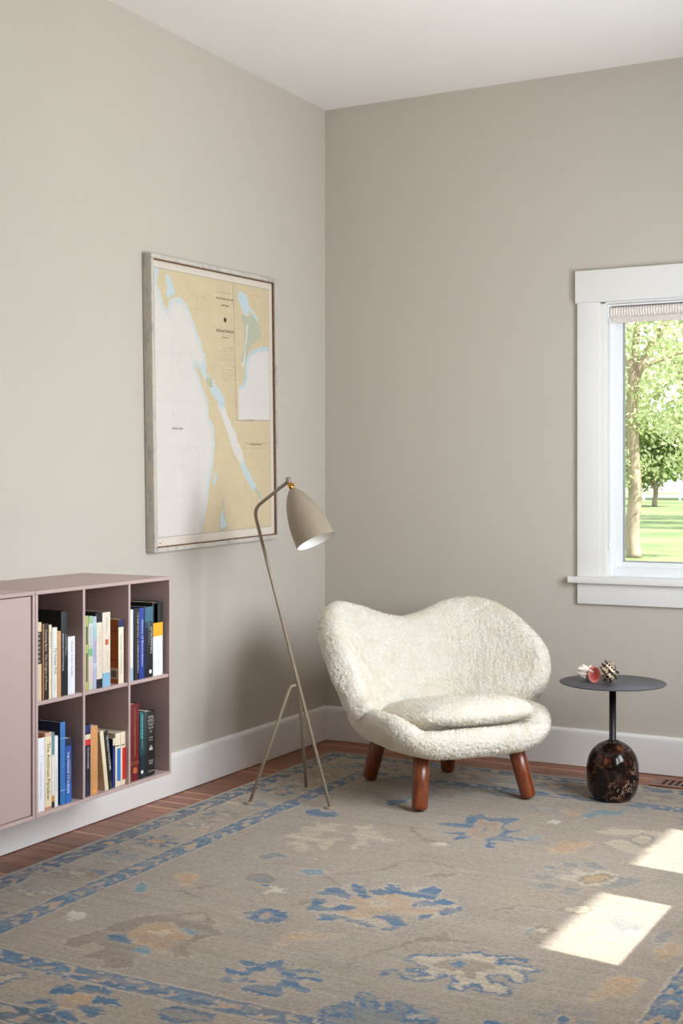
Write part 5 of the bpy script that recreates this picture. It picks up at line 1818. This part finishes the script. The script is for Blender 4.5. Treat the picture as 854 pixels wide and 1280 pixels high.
# open sheet-metal duct below the slats
dx0, dx1, dy0, dy1 = VX0 - 1.795, VX1 - 1.795, VY0 + .146, VY1 + .146
tk = .001
MB().box(dx0, dx1, dy0, dy0 + tk, -.30, -.003).box(dx0, dx1, dy1 - tk, dy1, -.30, -.003).box(dx0, dx0 + tk, dy0, dy1, -.30, -.003).box(dx1 - tk, dx1, dy0, dy1, -.30, -.003).box(dx0, dx1, dy0, dy1, -.301, -.30).obj('duct', mat('galvanised_sheet', (120, 122, 124), .5, metallic=.6), vent)
xx = -vw / 2 + fr_ * 1.3
while xx < vw / 2 - fr_ * 1.3 - .02:
    xx += .0165
    MB().box(xx, xx + .0095, -vd / 2 + fr_, vd / 2 - fr_, 0.0006, .0042).obj('slat', VW, vent)
    xx += .0095

# ------------------------------------------------------------------ trees beyond the window
BARK = mat('grey_brown_bark', (150, 134, 116), .9, noise_scale=6, noise_amt=.3, bump=.6, bump_scale=14, stretch=(1, 1, .3))


def leaf_mat(name, c1, c2, trans=.45):
    m, nt, b = newmat(name)
    nt.nodes.remove(b)
    g = nt.nodes.new('ShaderNodeNewGeometry')
    r_ = nt.nodes.new('ShaderNodeValToRGB')
    r_.color_ramp.elements[0].color = srgb(*c1)
    r_.color_ramp.elements[1].color = srgb(*c2)
    nt.links.new(g.outputs['Random Per Island'], r_.inputs[0])
    d = nt.nodes.new('ShaderNodeBsdfDiffuse')
    t = nt.nodes.new('ShaderNodeBsdfTranslucent')
    mx = nt.nodes.new('ShaderNodeMixShader')
    mx.inputs[0].default_value = trans
    nt.links.new(r_.outputs[0], d.inputs[0])
    nt.links.new(r_.outputs[0], t.inputs[0])
    nt.links.new(d.outputs[0], mx.inputs[1])
    nt.links.new(t.outputs[0], mx.inputs[2])
    nt.links.new(mx.outputs[0], nt.nodes['Material Output'].inputs[0])
    return m


LEAF1 = leaf_mat('pale_green_leaves', (152, 164, 114), (224, 228, 188))
LEAF2 = leaf_mat('mid_green_leaves', (104, 126, 78), (170, 184, 124))


def leaves(name, centres, size, rs, material, parent):
    """centres: (n,3) array; each leaf a folded quad turned at random"""
    n = len(centres)
    d1 = rs.normal(size=(n, 3))
    d1 /= np.linalg.norm(d1, axis=1)[:, None]
    d2 = np.cross(d1, rs.normal(size=(n, 3)))
    d2 /= np.linalg.norm(d2, axis=1)[:, None]
    s = size * rs.uniform(.6, 1.3, size=(n, 1))
    c = np.asarray(centres)
    v = np.stack([c - d1 * s, c + d2 * s * .45, c + d1 * s, c - d2 * s * .45], 1).reshape(-1, 3).astype(np.float32)
    q = np.arange(n * 4, dtype=np.int32)
    me = bpy.data.meshes.new(name)
    me.vertices.add(n * 4)
    me.vertices.foreach_set('co', v.ravel())
    me.loops.add(n * 4)
    me.loops.foreach_set('vertex_index', q)
    me.polygons.add(n)
    me.polygons.foreach_set('loop_start', np.arange(0, n * 4, 4, dtype=np.int32))
    me.update(calc_edges=True)
    o = link(name, me, material, parent)
    o['kind'] = 'stuff'
    return o


def tree(name, label, base, limbs, clusters, nleaf, size, material, seed, trunk_r):
    """limbs: list of (points, r0, r1) in tree space; clusters: (centre, radius) balls of leaves"""
    rs = np.random.RandomState(seed)
    root = thing(name, label, 'tree', base, 0, 'trees beyond the window')
    for i, (pts, r0, r1) in enumerate(limbs):
        k = [(j, p) for j, p in enumerate(pts)]
        fine = [Vector(spline(k, t)) for t in np.linspace(0, len(pts) - 1, 6 * len(pts))]
        rad = [r0 + (r1 - r0) * j / (len(fine) - 1) for j in range(len(fine))]
        MB().tube(fine, rad, 10).obj('trunk' if i == 0 else 'branch', BARK, root, smooth=True)
    w = np.array([r ** 2 for _, r in clusters])
    w = w / w.sum()
    pts = []
    for (c, r), f in zip(clusters, w):
        m = max(20, int(nleaf * f))
        u = rs.normal(size=(m, 3))
        u /= np.linalg.norm(u, axis=1)[:, None]
        pts.append(np.array(c) + u * (r * rs.uniform(.25, 1, size=(m, 1)) ** .6) * np.array([1, 1, .75]))
    leaves('foliage', np.concatenate(pts), size, rs, material, root)
    return root


# the nearest tree: trunk close to the window's left edge, forked with a limb to the right
rs = np.random.RandomState(11)
limbs = [([(0, 0, 0), (-.05, 0, .6), (.02, 0, 1.4), (-.03, 0, 2.4), (-.04, 0, 3.3), (-.02, .05, 4.1)], .17, .12),
         ([(-.02, .05, 3.9), (.25, .15, 4.5), (.8, .4, 5.5), (1.6, .8, 6.6), (2.6, 1.2, 7.4)], .11, .04),
         ([(-.02, .05, 4.0), (-.35, -.15, 4.9), (-1.0, -.4, 6.2), (-1.5, -.6, 7.6)], .10, .03),
         ([(.15, .1, 4.2), (.5, .25, 4.35), (1.1, .55, 4.55), (2.2, 1.1, 4.5)], .06, .025),
         ([(-.02, .05, 4.1), (.0, .3, 5.2), (.2, .5, 6.6), (.3, .7, 8.4)], .09, .03),
         ([(-.03, 0, 3.0), (-.5, -.2, 3.5), (-1.2, -.5, 3.9)], .05, .02)]
cl = []
for i in range(46):
    a = rs.uniform(0, 2 * math.pi)
    rr = rs.uniform(.2, 4.0)
    hz = rs.uniform(1.8, 8.5)
    cl.append(((rr * math.cos(a), rr * math.sin(a), hz), rs.uniform(.5, 1.0)))
for (c, r) in (((.3, .2, 3.1), .6), ((.9, .5, 2.6), .7), ((1.6, .9, 3.2), .8), ((.6, .3, 2.0), .45), ((-.5, -.2, 2.4), .6), ((1.3, .7, 1.9), .5), ((1.9, 1.0, 2.3), .6), ((-.2, -.2, 1.7), .3)):
    cl.append((c, r))
tree('lawn_tree', 'forked tree with pale trunk standing on the lawn outside the window', (-5.13, 23.437, GZ), limbs, cl, 15000, .07, LEAF1, 3, .17)
# smaller, darker tree further off and the wooded edge
def simple_tree(label, base, h, cr, n, size, material, seed, name='distant_tree', low=.25):
    r2 = np.random.RandomState(seed)
    lb = [([(0, 0, 0), (.1, 0, h * .2), (-.1, .1, h * .45), (0, 0, h * .8)], h * .03, h * .008),
          ([(0, 0, h * .15), (h * .10, 0, h * .3), (h * .22, .2, h * .5)], h * .016, h * .005),
          ([(0, 0, h * .2), (-h * .10, 0, h * .34), (-h * .2, -.2, h * .55)], h * .014, h * .005)]
    c2 = []
    for i in range(34):
        a = r2.uniform(0, 2 * math.pi)
        rr = cr * math.sqrt(r2.uniform(0, 1)) * .8
        c2.append(((rr * math.cos(a), rr * math.sin(a), r2.uniform(h * low, h)), cr * r2.uniform(.18, .36)))
    tree(name, label, base, lb, c2, n, size, material, seed, h * .03)


simple_tree('low dark-trunked tree on the far side of the lawn', (-19.56, 79.28, GZ), 6.0, 4.2, 7000, .22, LEAF2, 21, low=.28)
simple_tree('tall pale green tree behind the forked lawn tree', (-9.0, 52.0, GZ), 13, 6, 8000, .18, LEAF1, 22, low=.22)
simple_tree('broad tree at the wooded edge of the lawn', (-25.0, 112.0, GZ), 14, 9, 9000, .38, LEAF1, 23, low=.2)
simple_tree('leafy tree to the right of the far lawn', (9.0, 66.0, GZ), 14, 8, 10000, .26, LEAF2, 24, low=.2)
simple_tree('rounded tree beyond the white fence', (-46.0, 122.0, GZ), 12, 8, 8000, .40, LEAF2, 25, low=.15)
simple_tree('tall loose tree on the nearer lawn', (8.0, 36.0, GZ), 13, 6, 10000, .18, LEAF1, 26, low=.25)
simple_tree('slender tree in the open lawn straight out from the window', (.5, 44.0, GZ), 12, 5, 8000, .17, LEAF1, 27, low=.25)
simple_tree('bushy tree near the fence line behind the slender tree', (-6.0, 92.0, GZ), 13, 8, 8000, .34, LEAF2, 28, low=.18)
fence = thing('white_fence', 'long low white fence across the far end of the lawn', 'fence', (-30, 104, GZ))
FW = mat('white_fence_paint', (232, 232, 228), .6)
for k in range(3):
    MB().box(-45, 60, -.03, .03, .25 + k * .42, .45 + k * .42).obj('rail', FW, fence)
for k in range(36):
    MB().box(-45 + k * 3 - .08, -45 + k * 3 + .08, -.1, .0, 0, 1.45).obj('post', FW, fence)
